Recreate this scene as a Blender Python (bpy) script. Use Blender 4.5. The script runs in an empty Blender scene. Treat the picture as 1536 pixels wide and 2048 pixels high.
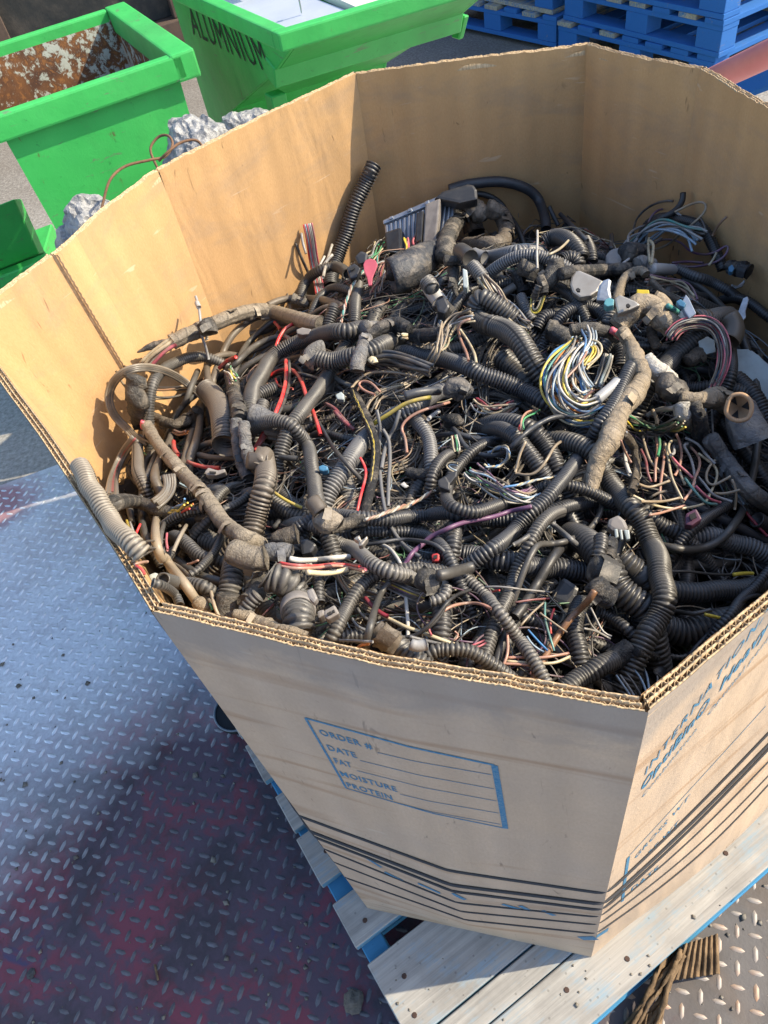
import bpy, bmesh, math, random
import numpy as np
from mathutils import Vector, Matrix

random.seed(7)
RNG = np.random.default_rng(11)
scene = bpy.context.scene
COL = scene.collection
rad = math.radians

# ------------------------------------------------------------------ camera
FPX = 1480.0                                   # focal length in photo pixels (1536 x 2048)
R = np.array([[0.973962091, -0.226710931, 0.0],
              [-0.168008785, -0.721774582, 0.671427212],
              [-0.152219888, -0.653944651, -0.741070508]])   # rows: world axes in camera axes (x right, y down, z forward)
CAM = np.array([0.0, 0.0, 1.45])
cam_data = bpy.data.cameras.new("camera")
cam_data.sensor_fit = 'VERTICAL'
cam_data.sensor_height = 24.0
cam_data.lens = FPX / 2048.0 * 24.0
cam_data.clip_start = 0.02
cam_data.clip_end = 400.0
cam = bpy.data.objects.new("camera", cam_data)
COL.objects.link(cam)
cx, cy, cz = R[:, 0], -R[:, 1], -R[:, 2]
cam.matrix_world = Matrix(((cx[0], cy[0], cz[0], CAM[0]), (cx[1], cy[1], cz[1], CAM[1]),
                           (cx[2], cy[2], cz[2], CAM[2]), (0, 0, 0, 1)))
scene.camera = cam

# ------------------------------------------------------------------ light
SUN_AZ, SUN_EL = -2.5, 39.0                     # azimuth from +x, counter-clockwise
world = bpy.data.worlds.new("World")
scene.world = world
world.use_nodes = True
wn = world.node_tree.nodes
bg = wn["Background"]
sky = wn.new("ShaderNodeTexSky")
sky.sky_type = 'NISHITA'
sky.sun_disc = False
sky.sun_elevation = rad(SUN_EL)
sky.sun_rotation = rad(90.0 - SUN_AZ)
sky.air_density = 1.0
sky.dust_density = 1.3
world.node_tree.links.new(sky.outputs[0], bg.inputs[0])
bg.inputs[1].default_value = 0.15
sd = bpy.data.lights.new("sun", 'SUN')
sd.energy = 3.4
sd.angle = rad(0.5)
sd.color = (1.0, 0.87, 0.65)
sun = bpy.data.objects.new("sun", sd)
COL.objects.link(sun)
SUNV = Vector((math.cos(rad(SUN_EL)) * math.cos(rad(SUN_AZ)), math.cos(rad(SUN_EL)) * math.sin(rad(SUN_AZ)), math.sin(rad(SUN_EL))))
sun.rotation_euler = SUNV.to_track_quat('Z', 'Y').to_euler()
sun.location = (6, 0, 6)
scene.view_settings.view_transform = 'Standard'
scene.view_settings.look = 'None'
scene.view_settings.gamma = 1.0
scene.view_settings.use_curve_mapping = False
scene.view_settings.exposure = 1.31
scene.cycles.max_bounces = 9
scene.cycles.diffuse_bounces = 6

# ------------------------------------------------------------------ measuring helpers (photo survey -> world metres)
def ray(u, v):
    return R @ np.array([u - 768.0, v - 1024.0, FPX])
def at(u, v, z):
    """the world point seen at photo pixel (u, v) on the level z"""
    r = ray(u, v)
    return CAM + r * ((z - CAM[2]) / r[2])
def atd(u, v, d):
    return CAM + ray(u, v) * (d / FPX)
def atv(u, v, p0, az):
    n = np.array([-math.sin(az), math.cos(az), 0.0])
    r = ray(u, v)
    return CAM + r * (n @ (np.array(p0) - CAM) / (n @ r))
def proj(X):
    X = np.asarray(X, float)
    c = (X - CAM) @ R
    return np.stack([768 + FPX * c[..., 0] / c[..., 2], 1024 + FPX * c[..., 1] / c[..., 2], c[..., 2]], -1)

def cr(P, n):
    """Catmull-Rom through the rows of P, n samples per span"""
    P = np.asarray(P, float); Q = np.concatenate([2 * P[:1] - P[1:2], P, 2 * P[-1:] - P[-2:-1]])
    t = np.linspace(0, 1, n, endpoint=False)[:, None]; out = []
    for i in range(1, len(Q) - 2):
        a, b, c, d = Q[i - 1], Q[i], Q[i + 1], Q[i + 2]
        out.append(.5 * (2 * b + (c - a) * t + (2 * a - 5 * b + 4 * c - d) * t * t + (3 * b - a - 3 * c + d) * t ** 3))
    out.append(P[-1:]); return np.concatenate(out)
# ------------------------------------------------------------------ object helpers
def tag(o, label=None, cat=None, group=None, kind=None):
    if label: o["label"] = label
    if cat: o["category"] = cat
    if group: o["group"] = group
    if kind: o["kind"] = kind
    return o

def link(name, me, mats, parent=None, smooth=False):
    o = bpy.data.objects.new(name, me)
    COL.objects.link(o)
    for m in (mats if isinstance(mats, (list, tuple)) else [mats]):
        me.materials.append(m)
    if smooth:
        me.polygons.foreach_set("use_smooth", np.ones(len(me.polygons), bool))
    if parent is not None:
        o.parent = parent
    return o

def empty(name, loc=(0, 0, 0)):
    o = bpy.data.objects.new(name, None)
    o.empty_display_size = 0.05
    COL.objects.link(o)
    o.location = loc
    return o

def set_parent(o, p):
    o.parent = p
    o.matrix_parent_inverse = p.matrix_basis.inverted()

def mesh_np(name, V, F, mi=None, uv=None, col=None):
    """mesh from an (n,3) array and an (m,4) or (m,3) array of faces"""
    V = np.asarray(V, np.float32); F = np.asarray(F, np.int32)
    k = F.shape[1]
    me = bpy.data.meshes.new(name)
    me.vertices.add(len(V)); me.vertices.foreach_set("co", V.ravel())
    me.loops.add(F.size); me.loops.foreach_set("vertex_index", F.ravel())
    me.polygons.add(len(F))
    me.polygons.foreach_set("loop_start", np.arange(0, F.size, k, dtype=np.int32))
    if mi is not None:
        me.polygons.foreach_set("material_index", np.asarray(mi, np.int32))
    if uv is not None:
        l = me.uv_layers.new(name="UVMap")
        l.data.foreach_set("uv", np.asarray(uv, np.float32)[F.ravel()].ravel())
    if col is not None:
        a = me.color_attributes.new("Col", 'FLOAT_COLOR', 'POINT')
        a.data.foreach_set("color", np.asarray(col, np.float32).ravel())
    me.update(calc_edges=True)
    return me

class MB:
    """collects polygons of one mesh"""
    def __init__(s): s.v = []; s.f = []; s.m = []
    def add(s, vs, fs, m=0):
        o = len(s.v); s.v += [tuple(map(float, p)) for p in vs]
        s.f += [[i + o for i in f] for f in fs]; s.m += [m] * len(fs)
    def frame_box(s, o, a, b, c, m=0):
        """box from corner o with edge vectors a, b, c"""
        o, a, b, c = map(np.asarray, (o, a, b, c))
        p = [o, o + a, o + a + b, o + b, o + c, o + a + c, o + a + b + c, o + b + c]
        s.add(p, [(0, 3, 2, 1), (4, 5, 6, 7), (0, 1, 5, 4), (1, 2, 6, 5), (2, 3, 7, 6), (3, 0, 4, 7)], m)
    def mesh(s, name, bevel=0.0, seg=1, jitter=0.0):
        me = bpy.data.meshes.new(name)
        me.from_pydata(s.v, [], s.f)
        me.polygons.foreach_set("material_index", s.m)
        if bevel or jitter:
            bm = bmesh.new(); bm.from_mesh(me)
            bmesh.ops.recalc_face_normals(bm, faces=bm.faces)
            if bevel:
                bmesh.ops.bevel(bm, geom=bm.edges[:], offset=bevel, segments=seg, affect='EDGES', profile=0.6)
            if jitter:
                for v in bm.verts: v.co += Vector((random.gauss(0, jitter), random.gauss(0, jitter), random.gauss(0, jitter)))
            bm.to_mesh(me); bm.free()
        me.update()
        return me

# ------------------------------------------------------------------ material helpers
class Mat:
    def __init__(s, name, rough=0.6, metal=0.0, spec=0.5):
        s.m = bpy.data.materials.new(name); s.m.use_nodes = True
        s.t = s.m.node_tree; s.N = s.t.nodes
        s.b = s.N["Principled BSDF"]
        s.b.inputs["Roughness"].default_value = rough
        s.b.inputs["Metallic"].default_value = metal
        s.b.inputs["Specular IOR Level"].default_value = spec
    def lk(s, a, b): s.t.links.new(a, b)
    def setin(s, sock, v):
        if hasattr(v, "links"): s.lk(v, sock)
        elif isinstance(v, (tuple, list)) and len(v) == 3 and sock.type == 'RGBA': sock.default_value = (*v, 1)
        else: sock.default_value = v
    def coord(s, kind="Object", scale=(1, 1, 1), rot=(0, 0, 0)):
        c = s.N.new("ShaderNodeTexCoord"); m = s.N.new("ShaderNodeMapping")
        m.inputs["Scale"].default_value = scale; m.inputs["Rotation"].default_value = rot
        s.lk(c.outputs[kind], m.inputs[0]); return m.outputs[0]
    def noise(s, vec, scale=5, detail=4, rough=0.6, dist=0.0):
        n = s.N.new("ShaderNodeTexNoise")
        n.inputs["Scale"].default_value = scale; n.inputs["Detail"].default_value = detail
        n.inputs["Roughness"].default_value = rough; n.inputs["Distortion"].default_value = dist
        s.lk(vec, n.inputs["Vector"]); return n.outputs["Fac"]
    def vor(s, vec, scale=5):
        n = s.N.new("ShaderNodeTexVoronoi"); n.inputs["Scale"].default_value = scale
        s.lk(vec, n.inputs["Vector"]); return n.outputs["Distance"]
    def ramp(s, fac, a, b, ca=(0, 0, 0), cb=(1, 1, 1)):
        r = s.N.new("ShaderNodeMapRange"); r.clamp = True
        s.lk(fac, r.inputs["Value"]); r.inputs["From Min"].default_value = a; r.inputs["From Max"].default_value = b
        return r.outputs[0]
    def mix(s, fac, a, b, mode='MIX'):
        n = s.N.new("ShaderNodeMix"); n.data_type = 'RGBA'; n.blend_type = mode
        s.setin(n.inputs[0], fac); s.setin(n.inputs[6], a); s.setin(n.inputs[7], b); return n.outputs[2]
    def math(s, op, a, b=0.0):
        n = s.N.new("ShaderNodeMath"); n.operation = op
        s.setin(n.inputs[0], a); s.setin(n.inputs[1], b); return n.outputs[0]
    def sep(s, vec):
        n = s.N.new("ShaderNodeSeparateXYZ"); s.lk(vec, n.inputs[0]); return n.outputs
    def attr(s, name):
        n = s.N.new("ShaderNodeAttribute"); n.attribute_name = name; return n.outputs["Color"]
    def objcol(s):
        n = s.N.new("ShaderNodeObjectInfo"); return n.outputs["Color"], n.outputs["Random"]
    def color(s, c): s.setin(s.b.inputs["Base Color"], c); return s
    def rough(s, r): s.setin(s.b.inputs["Roughness"], r); return s
    def metal(s, r): s.setin(s.b.inputs["Metallic"], r); return s
    def bump(s, h, strength=0.4, dist=0.002):
        n = s.N.new("ShaderNodeBump"); n.inputs["Strength"].default_value = strength; n.inputs["Distance"].default_value = dist
        s.lk(h, n.inputs["Height"]); s.lk(n.outputs[0], s.b.inputs["Normal"]); return s

def kraft(name, light, dark, stain, outer):
    M = Mat(name, 0.85, 0, 0.25)
    uv = M.coord("UV")
    fib = M.noise(M.coord("UV", (300, 150, 1)), 1.0, 4, 0.7)
    blot = M.noise(uv, 7, 5, 0.6)
    c = M.mix(M.ramp(fib, .3, .7), dark, light)
    c = M.mix(M.math('MULTIPLY', M.ramp(blot, .35, .75), .35), c, stain)
    # scuffs: sparse dark, slightly slanted marks
    sc = M.noise(M.coord("UV", (34, 9, 1), (0, 0, .25)), 1.0, 3, 0.75, 1.2)
    c = M.mix(M.math('MULTIPLY', M.ramp(sc, .66, .73), .6), c, tuple(x * .3 for x in stain))
    lo = M.noise(M.coord("UV", (9, 70, 1), (0, 0, -.5)), 1.0, 2, 0.6, .8)
    c = M.mix(M.math('MULTIPLY', M.ramp(lo, .70, .74), .35), c, (.62, .52, .40))
    y = M.sep(uv)[1]
    if outer:
        st = M.noise(M.coord("UV", (2.0, 26, 1), (0, 0, .05)), 1.0, 3, .55, .6)
        c = M.mix(M.math('MULTIPLY', M.ramp(st, .56, .66), .55), c, (.30, .165, .075))
        # grey handling dirt on the band under the rim
        d = M.noise(M.coord("UV", (11, 16, 1)), 1.0, 5, .65, .7)
        edge = M.ramp(M.math('ADD', y, M.math('MULTIPLY', d, .16)), .815, .86)
        c = M.mix(M.math('MULTIPLY', edge, .55), c, (.20, .20, .20))
        g = M.noise(M.coord("UV", (5, 5, 1)), 1.0, 4, .6)
        c = M.mix(M.math('MULTIPLY', M.ramp(g, .42, .70), .38), c, (.33, .285, .25))
    else:
        d = M.noise(M.coord("UV", (6, 12, 1)), 1.0, 5, .7, .5)
        c = M.mix(M.math('MULTIPLY', M.ramp(d, .48, .78), .5), c, (.22, .185, .155))
    w = M.N.new("ShaderNodeTexWave"); w.inputs["Scale"].default_value = 118 / 6.2832 * .333
    w.inputs["Distortion"].default_value = 1.2
    M.lk(M.coord("UV", (1, .05, 1)), w.inputs[0])
    wb = M.N.new("ShaderNodeTexWave"); wb.inputs["Scale"].default_value = 118 / 6.2832 * .333 * .5; wb.inputs["Distortion"].default_value = 3.0
    M.lk(M.coord("UV", (1, .03, 1)), wb.inputs[0])
    c = M.mix(M.math('MULTIPLY', M.math('ADD', w.outputs["Fac"], wb.outputs["Fac"]), .10), c, tuple(x * .5 for x in dark))  # washboard shading of the flutes put into the colour as stripes
    M.color(c)
    buckle = M.noise(M.coord("UV", (9, 3, 1)), 1.0, 3, .6, .4)
    M.bump(M.math('ADD', M.math('ADD', M.math('MULTIPLY', w.outputs["Fac"], .5), M.math('MULTIPLY', fib, .6)), M.math('MULTIPLY', buckle, 9.0)), .5, .0016)
    return M.m
M_IN = kraft("kraft_inside", (.54, .335, .16), (.475, .285, .13), (.38, .235, .12), False)
M_OUT = kraft("kraft_outside", (.56, .425, .305), (.49, .37, .26), (.39, .285, .195), True)
_m = Mat("kraft_edge", .9, 0, .2)
M_EDGE = _m.color(_m.mix(_m.ramp(_m.noise(_m.coord("Object", (300, 300, 60)), 1, 3), .3, .7), (.30, .21, .12), (.56, .42, .26))).m
M_INK = Mat("blue_ink", .7, 0, .3)
M_INK.color(M_INK.mix(M_INK.ramp(M_INK.noise(M_INK.coord("Object", (400, 400, 400)), 1, 3), .4, .75), (.035, .165, .30), (.16, .27, .34)))
M_INK = M_INK.m
M_STRAP = Mat("black_strap", .65, 0, .3).color((.045, .045, .047)).m

def tint_mat(name, rough, bump_scale, bump_str, dust=.5, spec=.5, slit=False):
    """plastic or tape in the object's own colour with patches of dry dust"""
    M = Mat(name, rough, 0, spec)
    oc, rnd = M.objcol()
    co = M.coord("Object")
    n1 = M.noise(co, 16, 5, .65)
    n2 = M.noise(co, 170, 3, .7)
    d = M.math('MULTIPLY', M.ramp(M.math('ADD', M.math('MULTIPLY', n1, .75), M.math('MULTIPLY', n2, .25)), .42, .66), dust)
    d = M.math('MULTIPLY', d, M.math('ADD', .30, M.math('MULTIPLY', M.ramp(M.sep(co)[0], .22, -.15), .70)))   # dust lies thickest on the left of the heap
    c = M.mix(d, oc, M.mix(.42, oc, (.215, .19, .16)))
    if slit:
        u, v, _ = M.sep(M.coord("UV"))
        # scuffed dusty ribs, groove shade painted in near black
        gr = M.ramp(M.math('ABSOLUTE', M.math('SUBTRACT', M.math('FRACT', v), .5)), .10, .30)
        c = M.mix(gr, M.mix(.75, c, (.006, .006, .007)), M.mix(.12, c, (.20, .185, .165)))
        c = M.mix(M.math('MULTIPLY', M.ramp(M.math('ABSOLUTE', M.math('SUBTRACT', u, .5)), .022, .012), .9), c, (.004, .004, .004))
    M.color(c)
    M.rough(M.math('ADD', M.math('MULTIPLY', d, .35), rough))
    M.bump(M.noise(M.coord("Object"), bump_scale, 4, .7), bump_str, .002)
    return M.m
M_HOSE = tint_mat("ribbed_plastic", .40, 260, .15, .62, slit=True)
M_CABLE = tint_mat("rubber_sheath", .42, 300, .15, .6)
def tape_mat():
    """tape wound in a spiral: overlapping turns, wrinkles, patches of pale dust and dark grease"""
    M = Mat("wound_tape", .55, 0, .4)
    oc, rnd = M.objcol(); co = M.coord("Object"); uv = M.coord("UV")
    u, v, _ = M.sep(uv)
    wob = M.math('MULTIPLY', M.noise(co, 60, 3, .6), .35)
    turn = M.math('FRACT', M.math('ADD', M.math('ADD', u, v), wob))
    n1 = M.noise(co, 22, 5, .7, .5); n2 = M.noise(co, 150, 4, .75); n3 = M.noise(co, 45, 4, .65, .8)
    c = M.mix(M.ramp(n1, .48, .66), oc, M.mix(.5, oc, (.33, .28, .22)))
    c = M.mix(M.math('MULTIPLY', M.ramp(n3, .56, .70), .72), c, M.mix(.25, (.03, .028, .026), oc))
    c = M.mix(M.math('MULTIPLY', M.ramp(n2, .60, .74), .5), c, (.34, .30, .25))
    c = M.mix(M.math('MULTIPLY', M.ramp(turn, .90, .99), .6), c, (.02, .02, .02))
    M.color(c)
    mp = M.N.new("ShaderNodeMapping"); mp.inputs["Scale"].default_value = (5, 2.2, 1); M.lk(uv, mp.inputs[0])
    wr = M.noise(mp.outputs[0], 1.6, 4, .7, 1.4)
    M.bump(M.math('ADD', M.math('ADD', M.math('MULTIPLY', turn, .8), M.math('MULTIPLY', wr, 1.5)), M.math('MULTIPLY', n2, .35)), .9, .0035)
    return M.m
M_TAPE = tape_mat()
M_WIRE = Mat("wire_insulation", .4)
M_WIRE.color(M_WIRE.mix(M_WIRE.math('MULTIPLY', M_WIRE.ramp(M_WIRE.noise(M_WIRE.coord("Object"), 40, 3), .36, .62), .62), M_WIRE.attr("Col"), (.17, .145, .115)))
M_WIRE = M_WIRE.m
M_HARD = tint_mat("moulded_plastic", .4, 120, .1, .35)
def simple(name, c, rough=.5, metal=0., n=30, amt=.35, c2=None, spec=.5, bump=0.):
    M = Mat(name, rough, metal, spec)
    c2 = c2 or tuple(x * .55 for x in c)
    f = M.noise(M.coord("Object"), n, 5, .65)
    M.color(M.mix(M.math('MULTIPLY', M.ramp(f, .4, .7), amt * 2), c, c2))
    if bump: M.bump(f, bump, .003)
    return M.m
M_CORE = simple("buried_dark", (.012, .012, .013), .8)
M_ALU = simple("cast_aluminium", (.42, .44, .46), .42, .85, 60, .4, (.20, .20, .20))
# ================================================================== ground and steel plate
PLATE_AZ = rad(11.4)
PE0 = np.array([-1.129, 1.781])
pe = np.array([math.cos(PLATE_AZ), math.sin(PLATE_AZ)]); pn = np.array([-pe[1], pe[0]])

M = Mat("yard_concrete", .9, 0, .3)
g1 = M.noise(M.coord("Object"), 2.2, 6, .6); g2 = M.noise(M.coord("Object"), 70, 4, .7); g3 = M.vor(M.coord("Object"), 130)
c = M.mix(M.ramp(g2, .35, .7), (.14, .128, .112), (.30, .285, .262))
c = M.mix(M.math('MULTIPLY', M.ramp(g1, .4, .7), .5), c, (.12, .095, .072))
c = M.mix(M.math('MULTIPLY', M.ramp(g3, .45, .7), .4), c, (.09, .085, .08))
far = M.ramp(M.sep(M.coord("Object"))[1], 2.9, 4.2)
c = M.mix(M.math('MULTIPLY', M.math('SUBTRACT', 1.0, far), .6), c, M.mix(M.ramp(g2, .35, .7), (.26, .25, .235), (.46, .45, .425)))
M.color(c).bump(g2, .6, .006)
M_GROUND = M.m
gb = MB(); gb.add([(-40, -15, -.03), (40, -15, -.03), (40, 80, -.03), (-40, 80, -.03)], [(0, 1, 2, 3)])
tag(link("ground", gb.mesh("ground"), M_GROUND), kind="structure")

M = Mat("painted_steel_plate", .4, .0, .5)
co = M.coord("Object")
x, y, z = M.sep(co)
big = M.noise(co, 2.1, 5, .6, .6); mid = M.noise(co, 7.5, 5, .65, .8); fine = M.noise(co, 90, 4, .75)
# bare band up the left side, sky sheen put into its colour; paint layers survive towards the near end
wear_sheen = M.ramp(M.math('ADD', M.math('ADD', M.math('MULTIPLY', y, 1.0), M.math('MULTIPLY', x, -.42)), M.math('MULTIPLY', big, .8)), 1.34, 1.74)
gfine = M.noise(M.coord("Object", (1, 1, 1), (0, 0, 3)), 26, 6, .75, .8)
grime = M.ramp(M.math('ADD', M.math('MULTIPLY', M.noise(M.coord("Object", (1, 1, 1), (0, 0, 1)), 3.6, 6, .66, .4), .72), M.math('MULTIPLY', gfine, .28)), .47, .57)
redn = M.ramp(M.math('ADD', M.math('MULTIPLY', mid, .7), M.math('MULTIPLY', gfine, .35)), .50, .58)
paint = M.mix(redn, (.070, .042, .060), (.155, .030, .046))
paint = M.mix(M.ramp(M.noise(M.coord("Object", (1, 1, 1), (0, 0, 2)), 6, 5, .7, .8), .62, .68), paint, (.052, .036, .080))
paint = M.mix(M.math('MULTIPLY', grime, .75), paint, (.030, .026, .030))
bare = M.mix(M.ramp(fine, .35, .7), (.55, .56, .575), (.74, .75, .765))
bare = M.mix(M.math('MULTIPLY', M.ramp(M.math('ADD', M.math('MULTIPLY', big, .6), M.math('MULTIPLY', gfine, .4)), .47, .6), .5), bare, (.33, .28, .29))
# a red remnant near the far edge of the plate
dx = M.math('ADD', x, 1.16); dy = M.math('SUBTRACT', y, 1.70)
rr = M.math('ADD', M.math('SQRT', M.math('ADD', M.math('MULTIPLY', dx, dx), M.math('MULTIPLY', dy, M.math('MULTIPLY', dy, 3.0)))), M.math('MULTIPLY', mid, .28))
bare = M.mix(M.math('MULTIPLY', M.ramp(rr, .36, .24), .7), bare, (.36, .10, .115))
dirt = M.ramp(x, .05, .3)
paint = M.mix(dirt, paint, M.mix(M.ramp(mid, .4, .65), (.085, .078, .076), (.055, .047, .043)))
paint = M.mix(M.math('MULTIPLY', M.math('MULTIPLY', dirt, M.ramp(big, .45, .6)), .6), paint, (.15, .10, .065))
M.color(M.mix(wear_sheen, paint, bare))
M.metal(M.math('MULTIPLY', wear_sheen, .65))
M.rough(M.math('ADD', M.math('MULTIPLY', fine, .25), M.math('ADD', .36, M.math('ADD', M.math('MULTIPLY', wear_sheen, .06), M.math('MULTIPLY', grime, .18)))))
M.bump(fine, .25, .002)
M_PLATE = M.m
M = Mat("worn_lug_steel_sheen", .36, .5, .5)
co = M.coord("Object"); x, y, z = M.sep(co)
n4 = M.noise(co, 45, 4, .7); big = M.noise(co, 2.1, 5, .6, .6)
wear_sheen = M.ramp(M.math('ADD', M.math('ADD', M.math('MULTIPLY', y, 1.0), M.math('MULTIPLY', x, -.42)), M.math('MULTIPLY', big, .8)), 1.28, 1.64)
c = M.mix(M.ramp(n4, .35, .7), (.055, .052, .060), (.12, .115, .13))
c = M.mix(wear_sheen, c, M.mix(M.ramp(n4, .35, .7), (.60, .61, .625), (.80, .81, .82)))  # lugs pale far off, dark near: their reflections put into the colour
near = M.ramp(x, .05, .3)
rust = M.math('MULTIPLY', near, M.ramp(M.noise(co, 9, 4, .7), .48, .66))
c = M.mix(M.math('MULTIPLY', near, .85), c, (.30, .26, .225))
c = M.mix(M.math('MULTIPLY', rust, .8), c, (.34, .17, .075))
M.color(c); M.metal(M.math('MULTIPLY', wear_sheen, .6)); M.rough(M.mix(wear_sheen, (.5, .5, .5), (.33, .33, .33)))
M_LUG = M.m
pb = MB()
o = PE0; q = [PE0 + pe * s - pn * t for s, t in ((-4, 0), (6, 0), (6, 5), (-4, 5))]
pb.add([(*p, 0) for p in (q[3], q[2], q[1], q[0])], [(0, 1, 2, 3)])
pb.add([(*q[0], 0), (*q[1], 0), (*q[1], -.028), (*q[0], -.028)], [(0, 1, 2, 3)])
plate = tag(link("steel_floor", pb.mesh("steel_floor"), M_PLATE), kind="structure")
# raised lugs, alternating at right angles
lug_ax = rad(64.0); la = np.array([math.cos(lug_ax), math.sin(lug_ax)]); lb = np.array([-la[1], la[0]])
base = np.array([(-1, 0, 0), (-.5, -1, 0), (.5, -1, 0), (1, 0, 0), (.5, 1, 0), (-.5, 1, 0),
                 (-.66, 0, 1), (-.3, -.5, 1), (.3, -.5, 1), (.66, 0, 1), (.3, .5, 1), (-.3, .5, 1)])
tri = []
for i in range(6):
    j = (i + 1) % 6
    tri += [(i, j, 6 + j), (i, 6 + j, 6 + i)]
tri += [(6, 7, 8), (6, 8, 9), (6, 9, 10), (6, 10, 11)]
tri = np.array(tri)
V = []; F = []
cell = .0272
for i in range(-110, 110):
    for j in range(-110, 110):
        p = la * (i * cell) + lb * (j * cell)
        if (p - PE0) @ pn > -.02 or p[1] < -.1 or p[0] < -2.2 or p[0] > 1.0: continue
        if p[0] > -.1 and p[1] > .75: continue
        L, W = (.0122, .0038)
        a, b = (la, lb) if (i + j) % 2 == 0 else (lb, la)
        w = random.uniform(.85, 1.1)
        P = np.zeros((12, 3))
        P[:, :2] = p + base[:, :1] * a * L * w + base[:, 1:2] * b * W * w
        P[:, 2] = base[:, 2] * .0017 * w + .0002
        F.append(tri + len(V) * 12); V.append(P)
tag(link("tread_lugs", mesh_np("tread_lugs", np.concatenate(V), np.concatenate(F)), M_LUG, plate, True), kind="stuff")

# grit and flakes lying on the plate
gV = []; gF = []
oct_f = np.array([(0, 2, 4), (2, 1, 4), (1, 3, 4), (3, 0, 4), (2, 0, 5), (1, 2, 5), (3, 1, 5), (0, 3, 5)])
def grit(n, area, zz, smin, smax):
    for _ in range(n):
        x0, y0 = area()
        s = random.uniform(smin, smax) * (random.random() ** 2 + .25)
        P = np.array([(1, 0, 0), (-1, 0, 0), (0, 1, 0), (0, -1, 0), (0, 0, .7), (0, 0, -.5)]) * s * RNG.uniform(.5, 1.3, (6, 1))
        a = random.uniform(0, 6.28); c_, s_ = math.cos(a), math.sin(a)
        P = P @ np.array([(c_, s_, 0), (-s_, c_, 0), (0, 0, 1)]) + (x0, y0, zz + s * .3)
        gF.append(oct_f + 6 * len(gV)); gV.append(P)
grit(330, lambda: (random.uniform(-1.3, -.15), random.uniform(.2, 1.2)), 0, .002, .007)
grit(160, lambda: (random.uniform(.2, .75), random.uniform(.05, .4)), 0, .002, .006)
M_GRIT = simple("grit", (.20, .18, .15), .9, 0, 60, .5, (.05, .045, .04))
tag(link("grit", mesh_np("grit", np.concatenate(gV), np.concatenate(gF)), M_GRIT), kind="stuff")

# ================================================================== pallet under the box
E0 = np.array([.1218, .1326]); PAZ = rad(22.93)
e1 = np.array([math.cos(PAZ), math.sin(PAZ)]); e2 = np.array([-e1[1], e1[0]])
def pe3(a, b, z): return np.array([*(E0 + e1 * a + e2 * b), z])
def wood(name, light, dark, paint, amount, az):
    M = Mat(name, .85, 0, .2)
    co = M.coord("Object", (2.5, 70, 70), (0, 0, 0))
    r = M.coord("Object", (1, 1, 1), (0, 0, -az))
    mp = M.N.new("ShaderNodeMapping"); mp.inputs["Scale"].default_value = (3, 95, 95); M.lk(r, mp.inputs[0])
    g = M.noise(mp.outputs[0], 1.0, 5, .7, .4)
    big = M.noise(M.coord("Object"), 8, 5, .65)
    c = M.mix(M.ramp(g, .32, .72), dark, light)
    c = M.mix(M.math('MULTIPLY', M.ramp(big, .48, .72), .45), c, tuple(x * .55 for x in dark))
    if paint:
        k = M.noise(mp.outputs[0], 1.3, 4, .8, .3); k2 = M.noise(M.coord("Object"), 14, 4, .7)
        c = M.mix(M.ramp(M.math('ADD', M.math('MULTIPLY', k, .5), M.math('MULTIPLY', k2, .5)), 1 - amount - .06, 1 - amount + .06), c, paint)
    sp = M.vor(M.coord("Object"), 62)
    c = M.mix(M.math('MULTIPLY', M.ramp(sp, .13, .08), .35), c, (.04, .035, .03))
    M.color(c).bump(g, .5, .002)
    return M.m
BLUE = (.05, .20, .36)
M_DECK = wood("weathered_deck_wood", (.385, .37, .34), (.235, .225, .21), (.22, .285, .33), .42, PAZ)
M_DECKB = wood("blue_painted_wood", (.34, .33, .32), (.2, .2, .2), BLUE, .74, PAZ)
M_DECKE = wood("faded_blue_edge", (.34, .35, .35), (.2, .21, .22), (.13, .27, .36), .62, PAZ)
pal = empty("wooden_pallet", tuple(pe3(.4, .6, 0)))
tag(pal, "weathered blue painted wooden pallet under the cardboard box", "pallet")
rows = [(0, .0792, -.0), (.0812, .1208, .0), (.124, .2455, .002), (.275, .351, -.001), (.387, .478, -.002), (.493, .567, .001), (.604, .69, -.003)]
b0 = .715
while b0 < 1.4:
    rows.append((b0, b0 + .09, random.uniform(-.003, .003))); b0 += .118
for k, (r0, r1, dx) in enumerate(rows):
    m = MB()
    a0 = -.232 + dx + (0 if r1 > .13 else .0)
    if k == 0: a0 += .004
    a, b, t = e1 * 1.14, e2 * (r1 - r0), .019
    m.frame_box(pe3(a0, r0, .14 - t), (*a, 0), (*b, 0), (0, 0, t))
    m.m = [1 if i in (0, 5, 3) else 0 for i in range(6)]
    m.m[1] = 0
    m.m[2] = 2
    o = link("deck_board", m.mesh("deck_board", .0016, 1), [M_DECK, M_DECKB, M_DECKE]); set_parent(o, pal)
    if k == 0: tag(o, "pale front board of the pallet along the sunlit edge")
for a0, w in ((-.226, .038), (.32, .04), (.86, .04)):
    m = MB(); m.frame_box(pe3(a0, .004, .02), (*(e1 * w), 0), (*(e2 * 1.38), 0), (0, 0, .1005))
    set_parent(link("stringer", m.mesh("stringer", .002), M_DECKB), pal)
for r0 in (.002, .30, .62, 1.0, 1.28):
    m = MB(); m.frame_box(pe3(-.229, r0, 0.002), (*(e1 * 1.13), 0), (*(e2 * .09), 0), (0, 0, .0178))
    set_parent(link("bottom_board", m.mesh("bottom_board", .0016), M_DECKB), pal)
M_NAIL = simple("rusty_nail", (.07, .04, .03), .7, .4)
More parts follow.
